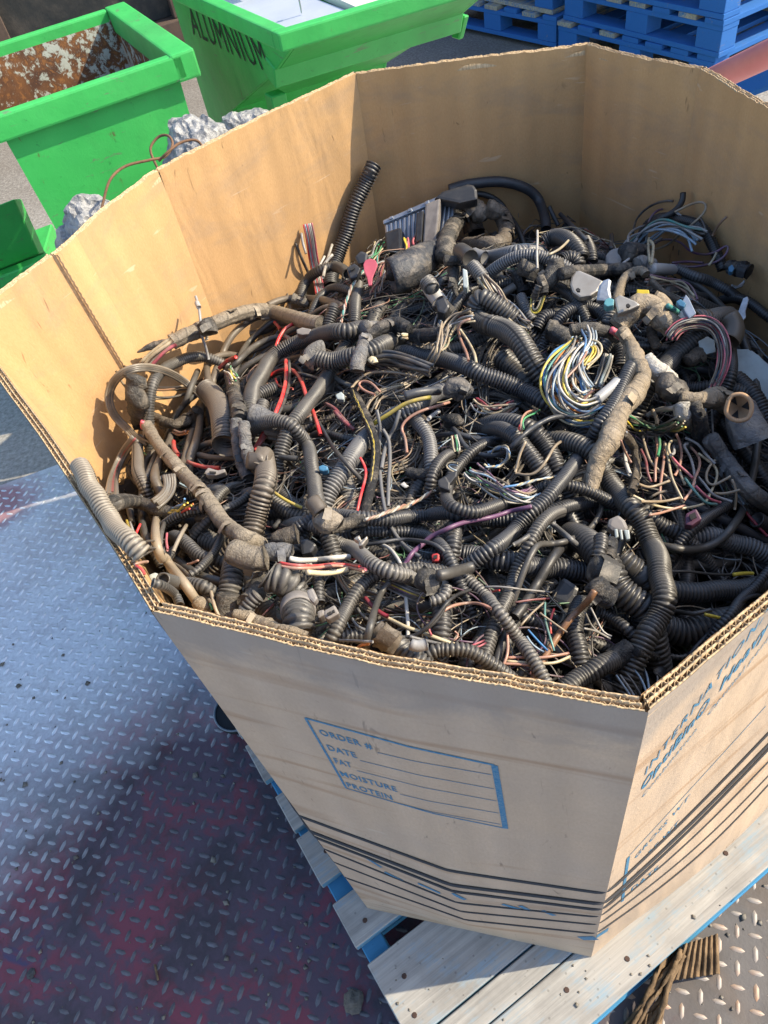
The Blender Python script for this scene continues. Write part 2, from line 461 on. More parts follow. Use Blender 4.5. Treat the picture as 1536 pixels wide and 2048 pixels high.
for a_, b_ in ((-.20, .09), (-.19, .20), (-.205, .15), (-.20, .30), (-.20, .43), (.0, .05), (-.19, .53), (.33, .05), (.34, .10), (.10, .03)):
    p = pe3(a_, b_, .1401); m = MB(); n = 8
    ring = [(p[0] + .0042 * math.cos(i * 6.283 / n), p[1] + .0042 * math.sin(i * 6.283 / n), p[2]) for i in range(n)]
    top = [(p[0] + .0034 * math.cos(i * 6.283 / n), p[1] + .0034 * math.sin(i * 6.283 / n), p[2] + .0012) for i in range(n)]
    m.add(ring + top, [(i, (i + 1) % n, n + (i + 1) % n, n + i) for i in range(n)] + [tuple(range(n, 2 * n))])
    set_parent(link("nail_head", m.mesh("nail_head"), M_NAIL), pal)
gV.clear(); gF.clear()
def on_deck():
    while True:
        a_, b_ = random.uniform(-.22, .30), random.uniform(.0, .24)
        if not any(r0 < b_ < r1 for r0, r1, _ in rows): continue
        q_ = E0 + e1 * a_ + e2 * b_
        return q_
grit(80, on_deck, .14, .001, .0042)
tag(link("wood_crumbs", mesh_np("wood_crumbs", np.concatenate(gV), np.concatenate(gF)), M_GRIT), kind="stuff")

# ================================================================== octagonal corrugated bulk box
RIM, FOOT = .95, .1402
def xy(u, v): return at(u, v, RIM)[:2]
C = {}
C["FR"] = (xy(1290, 1410), np.array([.152, .218]))
C["R1"] = (np.array([.602, .445]), np.array([.575, .40]))
C["R2"] = (np.array([.722, .80]), np.array([.69, .79]))
C["c1405"] = (at(1405, 135, .937)[:2], at(1405, 135, .937)[:2] + (-.004, -.002), .937)
C["c1175"] = (at(1175, 88, .925)[:2], at(1175, 88, .925)[:2] + (.017, .03), .925)
C["c710"] = (xy(710, 145), np.array([.1241, 1.664]))
C["c313"] = (xy(313, 340), np.array([-.255, 1.36]))
C["c105"] = (xy(105, 510), np.array([-.349, 1.108]))
C["L"] = (np.array([-.512, .975]), np.array([-.425, 1.0]))
C["FL"] = (xy(312, 1215), np.array([-.168, .352]))
ORD = ["FR", "R1", "R2", "c1405", "c1175", "c710", "c313", "c105", "L", "FL"]
CEN = np.array([.13, .9])
box = empty("cardboard_bulk_box", (.13, .9, .14))
tag(box, "open octagonal cardboard bulk box heaped with scrap wiring", "cardboard box")
class Panel:
    def __init__(s, a, b, bulge=lambda ss, h: 0.0, shift=0.0):
        s.ta, s.ba = C[a][:2]; s.tb, s.bb = C[b][:2]; s.za, s.zb = (C[q][2] if len(C[q]) > 2 else RIM for q in (a, b)); s.bulge = bulge; s.shift = shift
        d = s.tb - s.ta; s.len = np.linalg.norm(d); d = d / s.len
        n = np.array([d[1], -d[0]]); s.n = n if n @ ((s.ta + s.tb) / 2 - CEN) > 0 else -n
        s.name = a + b
    def miter(s, prev, nxt):
        d = (s.tb - s.ta) / s.len
        def k(q, sign):      # slide along the wall so that offset faces of neighbours meet
            c_ = np.clip(s.n @ q.n, -1, 1); return math.tan(math.acos(c_) / 2) * sign
        s.ka, s.kb = -k(prev, 1), k(nxt, 1)
        s.d = d
    ka = kb = 0.0; d = np.zeros(2)
    def pos(s, ss, h, off=0.0):
        ss = np.asarray(ss, float); h = np.asarray(h, float); off = np.asarray(off, float)
        ss, h, off = np.broadcast_arrays(ss, h, off)
        top = s.ta + (s.tb - s.ta) * ss[..., None]; bot = s.ba + (s.bb - s.ba) * ss[..., None]
        p = bot + (top - bot) * h[..., None]
        p = p + s.n * (off + s.bulge(ss, h) + s.shift)[..., None] + s.d * (off * (s.ka + (s.kb - s.ka) * np.clip(ss, 0, 1)))[..., None]
        return np.concatenate([p, (FOOT + (s.za + (s.zb - s.za) * ss - FOOT) * h)[..., None]], -1)
    def find(s, u, v, off=.008):
        """panel coordinates of the photo point (u, v)"""
        lo = np.array([-.1, -.1]); hi = np.array([1.2, 1.2])
        for _ in range(6):
            S, H = np.meshgrid(np.linspace(lo[0], hi[0], 41), np.linspace(lo[1], hi[1], 41), indexing='ij')
            P = proj(s.pos(S, H, off)); e = (P[..., 0] - u) ** 2 + (P[..., 1] - v) ** 2
            i = np.unravel_index(e.argmin(), e.shape); c_ = np.array([S[i], H[i]]); w = (hi - lo) / 12
            lo, hi = c_ - w, c_ + w
        return c_
def front_bulge(ss, h):
    tri_ = 1 - np.abs(ss - .52) / .52
    return (.006 + .019 * np.exp(-((h - .30) / .22) ** 2)) * np.clip(tri_, 0, 1) * np.clip(h / .12, 0, 1)
def right_bulge(ss, h):
    return .02 * np.sin(np.pi * np.clip(ss, 0, 1)) * np.exp(-((h - .12) / .2) ** 2) * np.clip(h / .08, 0, 1)
def soft(amp, ph):
    return lambda ss, h: amp * np.sin(np.pi * ss) * np.sin(2.2 * h + ph)
bul = {"FLFR": front_bulge, "FRR1": right_bulge}
PAN = {}
T2 = .0056
for i, a in enumerate(ORD):
    b = ORD[(i + 1) % len(ORD)]
    PAN[a + b] = Panel(a, b, bul.get(a + b, soft(.009, i)), {"c105L": .005}.get(a + b, 0))
_l = list(PAN.values())
for i, p in enumerate(_l): p.miter(_l[i - 1], _l[(i + 1) % len(_l)])
for i, a in enumerate(ORD):
    b = ORD[(i + 1) % len(ORD)]
    key = a + b
    p = PAN[key]
    L = p.len
    near = p.name in ("FLFR", "FRR1", "LFL")
    ns = max(8, int(L / .012)); nh = 22
    hs = np.concatenate([np.linspace(0, .9, nh - 6), np.linspace(.915, 1, 6)])
    ss = np.linspace(0, 1, ns + 1)
    jag = RNG.normal(0, .0006, ns + 1) + .0018 * np.interp(ss * L * 14, np.arange(60), RNG.normal(0, .5, 60))
    dent = np.interp(ss * L * 9, np.arange(60), RNG.normal(0, .0013, 60))
    V = []; F = []; U = []; MI = []
    def sheet(off, h_lo, mi, zj, flip=False, wob=1.0):
        hh = hs[hs >= h_lo - 1e-6]
        S, H = np.meshgrid(ss, hh, indexing='ij')
        w = np.clip((H - .955) / .045, 0, 1)
        P = p.pos(S, H, off + dent[:, None] * w * wob)
        P[..., 2] += w * (zj[:, None])
        o = sum(len(v) for v in V); k = len(hh)
        V.append(P.reshape(-1, 3)); U.append(np.stack([S * L + i * 1.7, H * .81], -1).reshape(-1, 2))
        q = []
        for a_ in range(ns):
            for b_ in range(k - 1):
                f = (o + a_ * k + b_, o + (a_ + 1) * k + b_, o + (a_ + 1) * k + b_ + 1, o + a_ * k + b_ + 1)
                q.append(f[::-1] if flip else f)
        F.extend(q); MI.extend([mi] * len(q))
    j0 = jag.copy()
    sheet(T2, 0, 1, j0)                      # outer liner
    sheet(-T2, 0, 0, jag + RNG.normal(0, .0006, ns + 1), True)     # inner liner
    sheet(.0003, .93, 2, jag * .8 + RNG.normal(0, .001, ns + 1))   # middle liner
    # core below the open flutes
    S = ss; k = [p.pos(S, np.full_like(S, .990), T2 - .0004), p.pos(S, np.full_like(S, .990), -T2 + .0004)]
    o = sum(len(v) for v in V); V.append(np.concatenate(k)); U.append(np.zeros((2 * len(S), 2)))
    q = [(o + a_, o + a_ + 1, o + len(S) + a_ + 1, o + len(S) + a_) for a_ in range(ns)]
    F += q; MI += [2] * len(q)
    # skirt edge at the foot
    k = [p.pos(S, np.zeros_like(S), T2), p.pos(S, np.zeros_like(S), -T2)]
    o = sum(len(v) for v in V); V.append(np.concatenate(k)); U.append(np.zeros((2 * len(S), 2)))
    q = [(o + a_, o + a_ + 1, o + len(S) + a_ + 1, o + len(S) + a_) for a_ in range(ns)]
    F += q; MI += [2] * len(q)
    po = link("panel", mesh_np("panel", np.concatenate(V), np.array(F), MI, np.concatenate(U)), [M_IN, M_OUT, M_EDGE], None, True)
    set_parent(po, box)
    # two rows of fluting and three liners in the open edge, each with its own thickness
    pitch = .0066 if near else .009; n = int(L / pitch * 8); t = np.linspace(.002, L - .002, n + 1)
    V = []; F = []
    def ribbon(off, th, zz, lo):
        o = len(V) * (n + 1); w = np.interp(t / L, ss, dent)
        for hh, e in ((lo, -th), (1.0, -th), (1.0, th), (lo, th)):
            P = p.pos(t / L, np.full_like(t, hh), off + e + w * (hh == 1.0)); P[:, 2] += zz * (hh == 1.0)
            V.append(P)
        for q_ in range(3):
            a0 = o + q_ * (n + 1)
            F.extend([(a0 + a_, a0 + a_ + 1, a0 + n + 1 + a_ + 1, a0 + n + 1 + a_) for a_ in range(n)])
    jt = np.interp(t / L, ss, jag)
    rag = lambda s_: np.repeat(RNG.normal(0, s_, n // 3 + 2), 3)[:n + 1]
    for c0 in (.0028, -.0027):
        am = .0016; ph = RNG.uniform(0, 6)
        off = c0 * .92 + am * np.sin(2 * np.pi * t / pitch + ph + .7 * np.interp(t * 16, np.arange(40), RNG.normal(0, 1, 40)))
        ribbon(off, .0004, jt + rag(.0005) - .0016, .978)
    for off, th in ((T2 - .0010, .0006), (.0001, .0006), (-T2 + .0010, .0006)):
        ribbon(np.full(n + 1, off), th, jt + rag(.0004) + .0003, .978)
    fo = link("fluting", mesh_np("fluting", np.concatenate(V), np.array(F)), M_EDGE, po, False)
    fo.matrix_parent_inverse = Matrix.Identity(4)
# glued lap joint: serrated edge of the overlapping board
p = PAN["c313c105"]; V = []; F = []
n = 150; hh = np.linspace(.02, 1, n + 1)
saw = .0016 * (np.arange(n + 1) % 2)
V += list(p.pos(1.0 - (.002 + saw) / p.len, hh, -T2 - .0028)); V += list(p.pos(np.full(n + 1, 1.01), hh, -T2 + .006))
F += [(a_, a_ + 1, n + 2 + a_, n + 1 + a_) for a_ in range(n)]
jo = link("lap_edge", mesh_np("lap_edge", np.array(V), np.array(F)), M_EDGE); set_parent(jo, box)
V = list(p.pos(1.0 - (.002 + saw) / p.len, hh, -T2 - .0028)); V += list(p.pos(np.full(n + 1, .80), hh, -T2 - .0012))
me_ = mesh_np("lap_flap", np.array(V), np.array([(a_, n + 1 + a_, n + 2 + a_, a_ + 1) for a_ in range(n)]), None,
              np.array([(9 + .0, h_ * .8) for h_ in hh] + [(9.06, h_ * .8) for h_ in hh]))
set_parent(link("lap_flap", me_, M_IN), box)

# inside-of-box test at height z (planes of the walls)
def wall_planes(z):
    h = (z - FOOT) / (RIM - FOOT)
    out = []
    for k_, p in PAN.items():
        a = p.ba + (p.ta - p.ba) * h
        out.append((k_, a, p.n))
    return out
def outside(P, margin):
    """for points (n,3): largest overshoot beyond each wall group (back walls, near walls) and near-wall push"""
    h = ((P[:, 2] - FOOT) / (RIM - FOOT))[:, None]
    back = np.full(len(P), -9.0); push = np.zeros((len(P), 2))
    for k_, p in PAN.items():
        a = p.ba + (p.ta - p.ba) * h
        d = ((P[:, :2] - a) @ p.n) + margin + T2
        if k_ in ("FLFR", "FRR1", "R1R2"):
            w = (d > 0) & (P[:, 2] < RIM + .01)
            push -= np.outer(np.where(w, d, 0), p.n)
        else:
            d = np.where(P[:, 2] > RIM + .005, -9, d)
            back = np.maximum(back, d)
    return back, push

# ---- straps, print and label on the box
def flat_tube(P, r, sides=6):
    """simple thin tube along P"""
    P = np.asarray(P, float); n = len(P)
    T = np.gradient(P, axis=0); T /= np.linalg.norm(T, axis=1)[:, None] + 1e-12
    ref = np.array([0, 0, 1.0]) if abs(T[0, 2]) < .9 else np.array([1.0, 0, 0])
    N = np.zeros_like(P); N[0] = np.cross(T[0], ref); N[0] /= np.linalg.norm(N[0])
    for i in range(1, n):
        v = N[i - 1] - T[i] * (N[i - 1] @ T[i]); N[i] = v / (np.linalg.norm(v) + 1e-12)
    B = np.cross(T, N)
    a = np.arange(sides) / sides * 2 * np.pi
    r = np.broadcast_to(np.asarray(r, float), (n,))
    V = P[:, None, :] + r[:, None, None] * (np.cos(a)[None, :, None] * N[:, None, :] + np.sin(a)[None, :, None] * B[:, None, :])
    i = np.arange(n - 1)[:, None] * sides; j = np.arange(sides)[None, :]; j2 = (j + 1) % sides
    F = np.stack([i + j, i + j2, i + sides + j2, i + sides + j], -1).reshape(-1, 4)
    return V.reshape(-1, 3), F
pf, pr, pl = PAN["FLFR"], PAN["FRR1"], PAN["LFL"]
corner_y = [1791, 1811, 1823, 1838, 1854, 1871]
left_y = [1634, 1664, 1676, 1700, 1726, 1757]
right_y = [1470, 1492, 1502, 1528, 1556, 1574]
thick = [.0017, .0021, .0017, .0011, .0010, .0011]
def h_on_edge(p, s, v):
    hh = np.linspace(0, 1, 800); q_ = proj(p.pos(np.full(800, s), hh, .008)); return hh[np.abs(q_[:, 1] - v).argmin()]
for k in range(6):
    hc = h_on_edge(pf, 1.0, corner_y[k]); hl = h_on_edge(pf, 0.0, left_y[k]); s1, h1 = pr.find(1536, right_y[k])
    t = np.linspace(0, 1, 60)
    A = pf.pos(t, hl + (hc - hl) * t + RNG.normal(0, .0006, 60).cumsum() * .25 + .01 * np.sin(np.pi * t) * (k % 3 - 1) * .3, T2 + thick[k] * .7)
    t = np.linspace(0.03, 1, 60)
    B_ = pr.pos(t, hc + (h1 - hc) * t / s1 - .012 * np.sin(np.pi * np.clip(t / s1, 0, 1)) , T2 + thick[k] * .7)
    tl = np.linspace(.2, 1, 20)
    Cc = pl.pos(tl, hl + (1 - tl) * .05, T2 + thick[k] * .7)
    P = np.concatenate([Cc, A, B_])
    for _ in range(2): P[1:-1] = (P[:-2] + 2 * P[1:-1] + P[2:]) / 4
    V, F = flat_tube(P, thick[k], 6)
    set_parent(link("strap", mesh_np("strap", V, F), M_STRAP, None, True), box)

def text_mesh(txt, spacing=1.0, bold=0.0):
    cu = bpy.data.curves.new("text", 'FONT'); cu.body = txt; cu.size = 1.0; cu.resolution_u = 2
    cu.space_character = spacing; cu.offset = bold
    ob = bpy.data.objects.new("text", cu); COL.objects.link(ob)
    dg = bpy.context.evaluated_depsgraph_get()
    me = bpy.data.meshes.new_from_object(ob.evaluated_get(dg))
    V = np.array([v.co[:2] for v in me.vertices]); F = [tuple(p_.vertices) for p_ in me.polygons]
    bpy.data.objects.remove(ob); bpy.data.curves.remove(cu); bpy.data.meshes.remove(me)
    return V, F
class Print:
    """flat print on a panel, in panel coordinates spanned by four (s,h) corners"""
    def __init__(s, panel, off=None): s.p = panel; s.v = []; s.f = []; s.off = T2 + .0005 if off is None else off
    def put(s, SH, F):
        o = len(s.v); s.v += list(s.p.pos(SH[:, 0], SH[:, 1], s.off)); s.f += [[i + o for i in f] for f in F]
    def bar(s, a, b, w, n=14):
        a = np.array(a); b = np.array(b); L = s.p.len; d = (b - a) * (L, .81); d = d / np.linalg.norm(d)
        nn = np.array([-d[1] / L, d[0] / .81]) * w / 2
        t = np.linspace(0, 1, n + 1)[:, None]
        P = a + (b - a) * t
        s.put(np.concatenate([P - nn, P + nn]), [(i, i + 1, n + 2 + i, n + 1 + i) for i in range(n)])
    def text(s, txt, a, b, height, spacing=1.0, bold=0.0):
        """text whose baseline runs from a to b (s,h); height in metres; stretched to fit"""
        V, F = text_mesh(txt, spacing, bold); V = V - (V[:, 0].min(), 0); w = V[:, 0].max()
        a = np.array(a); b = np.array(b)
        SH = a + (b - a) * (V[:, :1] / w); SH[:, 1] += V[:, 1] * height / .7 / .81
        s.put(SH, F)
    def make(s, name):
        me = bpy.data.meshes.new(name); me.from_pydata([tuple(v) for v in s.v], [], s.f); me.update()
        o = link(name, me, M_INK); set_parent(o, box); return o
fm = Print(pf)
TL, TR, BR, BL = (pf.find(*q_) for q_ in ((609, 1440), (989, 1535), (1011, 1661), (691, 1580)))
def F2(x, y):   # form coordinates: x right 0..1, y down 0..1
    return TL * (1 - x) * (1 - y) + TR * x * (1 - y) + BR * x * y + BL * (1 - x) * y
fm.bar(F2(0, 0), F2(1, 0), .0035); fm.bar(F2(0, 0), F2(0, 1), .0030); fm.bar(F2(1, 0), F2(1, 1), .0062); fm.bar(F2(0, 1), F2(1, 1), .0022)
hgt = .0125
for txt, x0, x1, y_, l0 in (("ORDER #", .04, .34, .19, .36), ("DATE", .035, .205, .40, .215), ("FAT", .03, .135, .59, .155),
                            ("MOISTURE", .02, .375, .79, .385), ("PROTEIN", .02, .315, .965, .335)):
    fm.text(txt, F2(x0, y_), F2(x1, y_ + .004), hgt, 1.1, .018)
    fm.bar(F2(l0, y_ + .03), F2(.975, y_ - .04 if y_ < .9 else y_ - .02), .0011)
fm.make("printed_form")
fm = Print(pf)
for u0, v0, u1, v1 in ((720, 1712, 762, 1738), (768, 1747, 805, 1765), (835, 1770, 880, 1790), (1005, 1812, 1040, 1822), (1040, 1815, 1062, 1826), (1085, 1825, 1110, 1835), (905, 1790, 930, 1803)):
    fm.bar(pf.find(u0, v0), pf.find(u1, v1), .007, 4)
q_ = [pf.find(u_, v_) for u_, v_ in ((1163, 1872), (1187, 1868), (1184, 1889), (1160, 1888))]
fm.bar((q_[0] + q_[3]) / 2, np.array([1.0, (q_[1][1] + q_[2][1]) / 2]), .020, 4)
tag(fm.make("printed_marks"), kind="stuff")
fm = Print(pr)
fm.bar(np.array([0.0, (q_[1][1] + q_[2][1]) / 2]), pr.find(1218, 1862), .020, 4)
a, b = pr.find(1292, 1556), pr.find(1546, 1222)
fm.text("INTERNATIONAL PAPER", a, a + (b - a) * 1.5, .018, 1.25, .01)
a, b = pr.find(1283, 1590), pr.find(1540, 1262)
fm.text("OptiBin\u00ae  Heavy Duty", a, a + (b - a) * 1.32, .023, 1.1, .03)
a, b = pr.find(1286, 1602), pr.find(1540, 1284)
fm.text("Combination   Optimal performance", a, a + (b - a) * 1.3, .012, 1.1, .0)
a, b = pr.find(1262, 1714), pr.find(1536, 1414)
fm.bar(a, b, .0022, 20)
fm.bar(pr.find(1259, 1718), pr.find(1247, 1806), .0050, 6)
for txt, q0, q1 in (("GROSS WT", (1271, 1723), (1379, 1602)), ("TARE WT", (1269, 1745), (1358, 1652)), ("NET WT", (1267, 1764), (1345, 1690)), ("DATE", (1264, 1787), (1318, 1742))):
    fm.text(txt, pr.find(*q0), pr.find(*q1), .016, 1.15, .012)
fm.make("printed_panel_text")
# ================================================================== green hoppers behind
def green(name):
    M = Mat(name, .38, 0, .5)
    n = M.noise(M.coord("Object"), 6, 4, .6); n2 = M.noise(M.coord("Object"), 55, 4, .7)
    c = M.mix(M.ramp(n, .35, .7), (.036, .37, .075), (.050, .43, .092))
    c = M.mix(M.math('MULTIPLY', M.ramp(n2, .64, .72), .5), c, (.012, .12, .03))
    sc = M.noise(M.coord("Object", (14, 14, 60), (.4, .3, 0)), 1, 4, .7, .8)
    c = M.mix(M.math('MULTIPLY', M.ramp(sc, .63, .67), .7), c, (.12, .17, .10))
    ru = M.noise(M.coord("Object", (22, 22, 9)), 1, 5, .7, .6)
    c = M.mix(M.math('MULTIPLY', M.ramp(ru, .65, .70), .8), c, (.10, .055, .025))
    dirt = M.noise(M.coord("Object", (1, 1, .5)), 3.5, 5, .65)
    c = M.mix(M.math('MULTIPLY', M.ramp(dirt, .45, .72), .5), c, (.045, .18, .055))
    dent = M.noise(M.coord("Object"), 4.5, 2, .5)
    M.color(c).bump(M.math('ADD', M.math('MULTIPLY', dent, 3.0), M.math('MULTIPLY', n2, .25)), .5, .006); M.rough(M.math('ADD', .33, M.math('MULTIPLY', dirt, .25))); return M.m
M_GREEN = green("green_gloss_paint")
M = Mat("rusty_inside", .9, .0, .2)
n = M.noise(M.coord("Object"), 9, 6, .62, .8); n2 = M.noise(M.coord("Object", (33, 33, 30)), 1, 7, .70, .25); n3 = M.noise(M.coord("Object"), 3, 3)
c = M.mix(M.ramp(n, .38, .66), (.065, .034, .022), (.15, .068, .028))
k = M.ramp(M.math('ADD', M.math('MULTIPLY', n2, .75), M.math('MULTIPLY', n3, .3)), .525, .57)
c = M.mix(M.math('MULTIPLY', k, .85), c, M.mix(n, (.27, .31, .27), (.42, .44, .38)))
c = M.mix(M.math('MULTIPLY', M.ramp(n2, .45, .40), .4), c, (.32, .14, .04))
M.color(c).bump(n2, .5, .004); M_RUST = M.m
M_BLACK = simple("stencil_black", (.018, .02, .02), .6, 0, 40, .3)

def ob3(O, ax, ay):
    """local frame -> world: (a, b, z)"""
    return lambda a, b, z: np.array([O[0] + ax[0] * a + ay[0] * b, O[1] + ax[1] * a + ay[1] * b, z])
def beam(f, a0, a1, b0, b1, z0, z1, name, mat, parent, bevel=.004):
    m = MB(); o = f(a0, b0, z0)
    m.frame_box(o, f(a1, b0, z0) - o, f(a0, b1, z0) - o, (0, 0, z1 - z0))
    ob = link(name, m.mesh(name, bevel, 2), mat); set_parent(ob, parent); return ob

# grimy dark steel
M = Mat("dark_stained_steel", .75, .2, .3)
n = M.noise(M.coord("Object", (1, 1, .6)), 3, 6, .65, .8); n2 = M.noise(M.coord("Object"), 14, 5, .7)
M.color(M.mix(M.ramp(n, .38, .68), (.018, .022, .024), M.mix(M.ramp(n2, .4, .7), (.045, .043, .04), (.10, .085, .07)))).bump(n2, .3, .01); M_WALL = M.m
M_BROWN = simple("brown_rusty_steel", (.095, .062, .045), .8, .1, 14, .4, (.05, .035, .028))
M_BROWNT = M_BROWN
# hopper on the left, empty and rusty inside
az1 = rad(19); ax1 = (math.cos(az1), math.sin(az1)); ay1 = (-ax1[1], ax1[0])
B1 = np.array([-.203, 2.188])
f1 = ob3(B1, ax1, ay1)
h1o = empty("green_hopper", tuple(f1(-.28, .35, -.03)))
tag(h1o, "empty bright green steel hopper with a rusty flaking inside", "scrap bin")
L1, D1, ZT = .565, .70, .90
def shell(f, top, bot, zt, zb, t, name, mo, mi_, parent):
    m = MB()
    (a0, a1, b0, b1), (c0, c1, d0, d1) = top, bot
    def ringp(q0, q1, r0, r1, z): return [f(q0, r0, z), f(q1, r0, z), f(q1, r1, z), f(q0, r1, z)]
    v = ringp(a0, a1, b0, b1, zt) + ringp(c0, c1, d0, d1, zb) + ringp(a0 + t, a1 - t, b0 + t, b1 - t, zt) + ringp(c0 + t, c1 - t, d0 + t, d1 - t, zb + t)
    F = []; MI = []
    for i in range(4):
        j = (i + 1) % 4
        F += [(i, 4 + i, 4 + j, j), (8 + i, 8 + j, 12 + j, 12 + i), (i, j, 8 + j, 8 + i)]; MI += [0, 1, 0]
    F += [(4, 7, 6, 5), (12, 13, 14, 15)]; MI += [0, 1]
    m.add(v, F); m.m = MI
    o = link(name, m.mesh(name), [mo, mi_]); set_parent(o, parent); return o
shell(f1, (-L1 + .045, -.052, .024, D1 - .02), (-L1 + .075, -.085, .03, D1 - .2), ZT - .006, .17, .008, "body", M_GREEN, M_RUST, h1o)
beam(f1, -L1, -.034, .0, .034, ZT - .058, ZT, "rim_bar", M_GREEN, h1o, .006)
beam(f1, -.066, .0, .0, D1, ZT - .062, ZT + .003, "rim_bar", M_GREEN, h1o, .006)
beam(f1, -L1, -.066, D1 - .034, D1, ZT - .058, ZT, "rim_bar", M_GREEN, h1o, .006)
beam(f1, -L1 - .03, -L1, .0, D1, ZT - .058, ZT, "rim_bar", M_GREEN, h1o, .006)
for b_ in (.12, .42): beam(f1, -L1 + .1, -.12, b_, b_ + .14, -.03, .17, "fork_pocket", M_GREEN, h1o, .004)

# hopper on the right, lettered and loaded
az2 = rad(11); ax2 = (math.cos(az2), math.sin(az2)); ay2 = (math.cos(rad(111)), math.sin(rad(111)))
B2 = np.array([.04, 2.055]); f2 = ob3(B2, ax2, ay2)
h2o = empty("lettered_hopper", tuple(f2(.25, .5, -.03)))
tag(h2o, "green tipping hopper stencilled ALUMNIUM and loaded with pale sheets", "scrap bin")
prof = [(0, .893), (.17, .800), (.62, .60), (.80, .30), (.93, .30), (.93, .893)]
W2 = .53
def plate_prof(a0, a1, name):
    m = MB(); n = len(prof)
    v = [f2(a0, s, z) for s, z in prof] + [f2(a1, s, z) for s, z in prof]
    m.add(v, [tuple(range(n))[::-1], tuple(range(n, 2 * n))] + [(i, (i + 1) % n, n + (i + 1) % n, n + i) for i in range(n)])
    o = link(name, m.mesh(name, .002), M_GREEN); set_parent(o, h2o); return o
plate_prof(0, .012, "end_plate"); plate_prof(W2, W2 + .012, "end_plate")
for (s0, z0), (s1, z1) in zip(prof[:-1], prof[1:]):
    m = MB(); nrm = np.array([-(z1 - z0), s1 - s0]); nrm = nrm / np.linalg.norm(nrm) * .008
    o = f2(.0125, s0, z0)
    m.frame_box(o, f2(W2 - .0005, s0, z0) - o, f2(.0125, s1, z1) - o, f2(.0125, s0 + nrm[0], z0 + nrm[1]) - o)
    set_parent(link("hull_sheet", m.mesh("hull_sheet"), M_GREEN), h2o)
beam(f2, -.040, W2 + .04, -.028, .010, .893, .934, "rim_bar", M_GREEN, h2o, .005)
beam(f2, -.040, -.001, .010, .96, .893, .934, "rim_bar", M_GREEN, h2o, .005)
beam(f2, W2 + .013, W2 + .04, .010, .96, .893, .934, "rim_bar", M_GREEN, h2o, .005)
m = MB(); o = f2(-.004, .150, .815); m.frame_box(o, f2(W2 + .016, .150, .815) - o, f2(-.004, .172, .760) - o, f2(-.004, .20, .835) - o)
set_parent(link("ledge_bar", m.mesh("ledge_bar", .003), M_GREEN), h2o)
for a_ in (.005,):
    m = MB(); o = f2(a_, .25, .72); m.frame_box(o, f2(a_ + .045, .25, .72) - o, f2(a_, .30, .72) - o, f2(a_ - .0, .36, -.03) - o)
    set_parent(link("leg", m.mesh("leg", .003), M_GREEN), h2o)
for s_ in (.30, .80): beam(f2, .02, W2, s_, s_ + .1, -.03, .10, "fork_pocket", M_GREEN, h2o)
for a_ in (.06, .44): beam(f2, a_, a_ + .05, .32, .92, .10, .30, "cradle_leg", M_GREEN, h2o)
m = MB(); o = f2(W2 + .02, .16, .80); m.frame_box(o, f2(W2 + .038, .16, .80) - o, f2(W2 + .02, .20, .80) - o, f2(W2 + .022, .20, .735) - o)
set_parent(link("latch_arm", m.mesh("latch_arm", .004), M_GREEN), h2o)
def sz(u, v):
    q_ = atv(u, v, (*B2, .9), rad(111)); return np.array([(q_[:2] - B2) @ np.array(ay2), q_[2]])
TLs, TRs, BRs, BLs = sz(374, 13), sz(518, 80), sz(546, 150), sz(388, 69)
V, F = text_mesh("ALUMNIUM", 1.14, -.004)
V = V - V.min(0); V = V / V.max(0)
# stencil face: narrow and tall
P = [f2(-.0022, *(TLs * (1 - x_) * y_ + TRs * x_ * y_ + BRs * x_ * (1 - y_) + BLs * (1 - x_) * (1 - y_))) for x_, y_ in V]
me = bpy.data.meshes.new("stencil_letters"); me.from_pydata([tuple(p_) for p_ in P], [], F); me.update()
set_parent(link("stencil_letters", me, M_BLACK), h2o)

# pale aluminium sheets and a small bolt in the right hopper
M_PALE = simple("pale_sheet", (.46, .50, .58), .4, .2, 9, .3, (.36, .40, .48))
M_CREAM = simple("cream_sheet", (.58, .56, .49), .55, .0, 12, .25, (.55, .52, .45))
def slab(f, pts, th, name, mat, label, cat="metal sheet", group=None):
    """slab from 4 (a, b, z) corners"""
    v = [f(*p_) for p_ in pts]; m = MB()
    m.add(v + [p_ - (0, 0, th) for p_ in v], [(0, 1, 2, 3), (7, 6, 5, 4), (0, 4, 5, 1), (1, 5, 6, 2), (2, 6, 7, 3), (3, 7, 4, 0)])
    return tag(link(name, m.mesh(name, .001), mat), label, cat, group)
slab(f2, [(.045, .12, .895), (.20, .10, .905), (.20, .88, .915), (.045, .88, .905)], .012, "aluminium_sheet", M_PALE, "bluish flat sheet along the lettered end of the hopper")
slab(f2, [(.205, .03, .915), (.30, .02, .918), (.36, .85, .94), (.23, .85, .94)], .02, "aluminium_sheet", M_CREAM, "cream coloured strip of sheet in the middle of the loaded hopper")
slab(f2, [(.32, .05, .90), (.53, .03, .915), (.54, .55, .925), (.34, .60, .915)], .012, "aluminium_sheet", M_PALE, "large bluish sheet right of the cream strip in the hopper")
slab(f2, [(.08, .50, .95), (.11, .48, .952), (.14, .88, .972), (.10, .88, .968)], .02, "trim_strip", M_CREAM, "narrow white trim strip lying on the left of the hopper load", "trim strip")
slab(f2, [(.37, .40, .955), (.42, .38, .96), (.50, .60, .97), (.45, .63, .965)], .03, "trim_strip", M_PALE, "short folded trim offcut at the far right of the hopper load", "trim strip")
def rod(P, r, name, mat, label, cat, sides=8):
    V, F = flat_tube(P, r, sides); return tag(link(name, mesh_np(name, V, F), mat, None, True), label, cat)
c0 = f2(.12, .20, .905)
b_ = rod([c0 + (0, 0, t_ * .045) for t_ in (0, .5, .85, .86, 1)], [.0022, .0022, .0022, .0055, .0055], "bolt", M_ALU, "small bolt standing up on the bluish sheet in the hopper", "bolt")

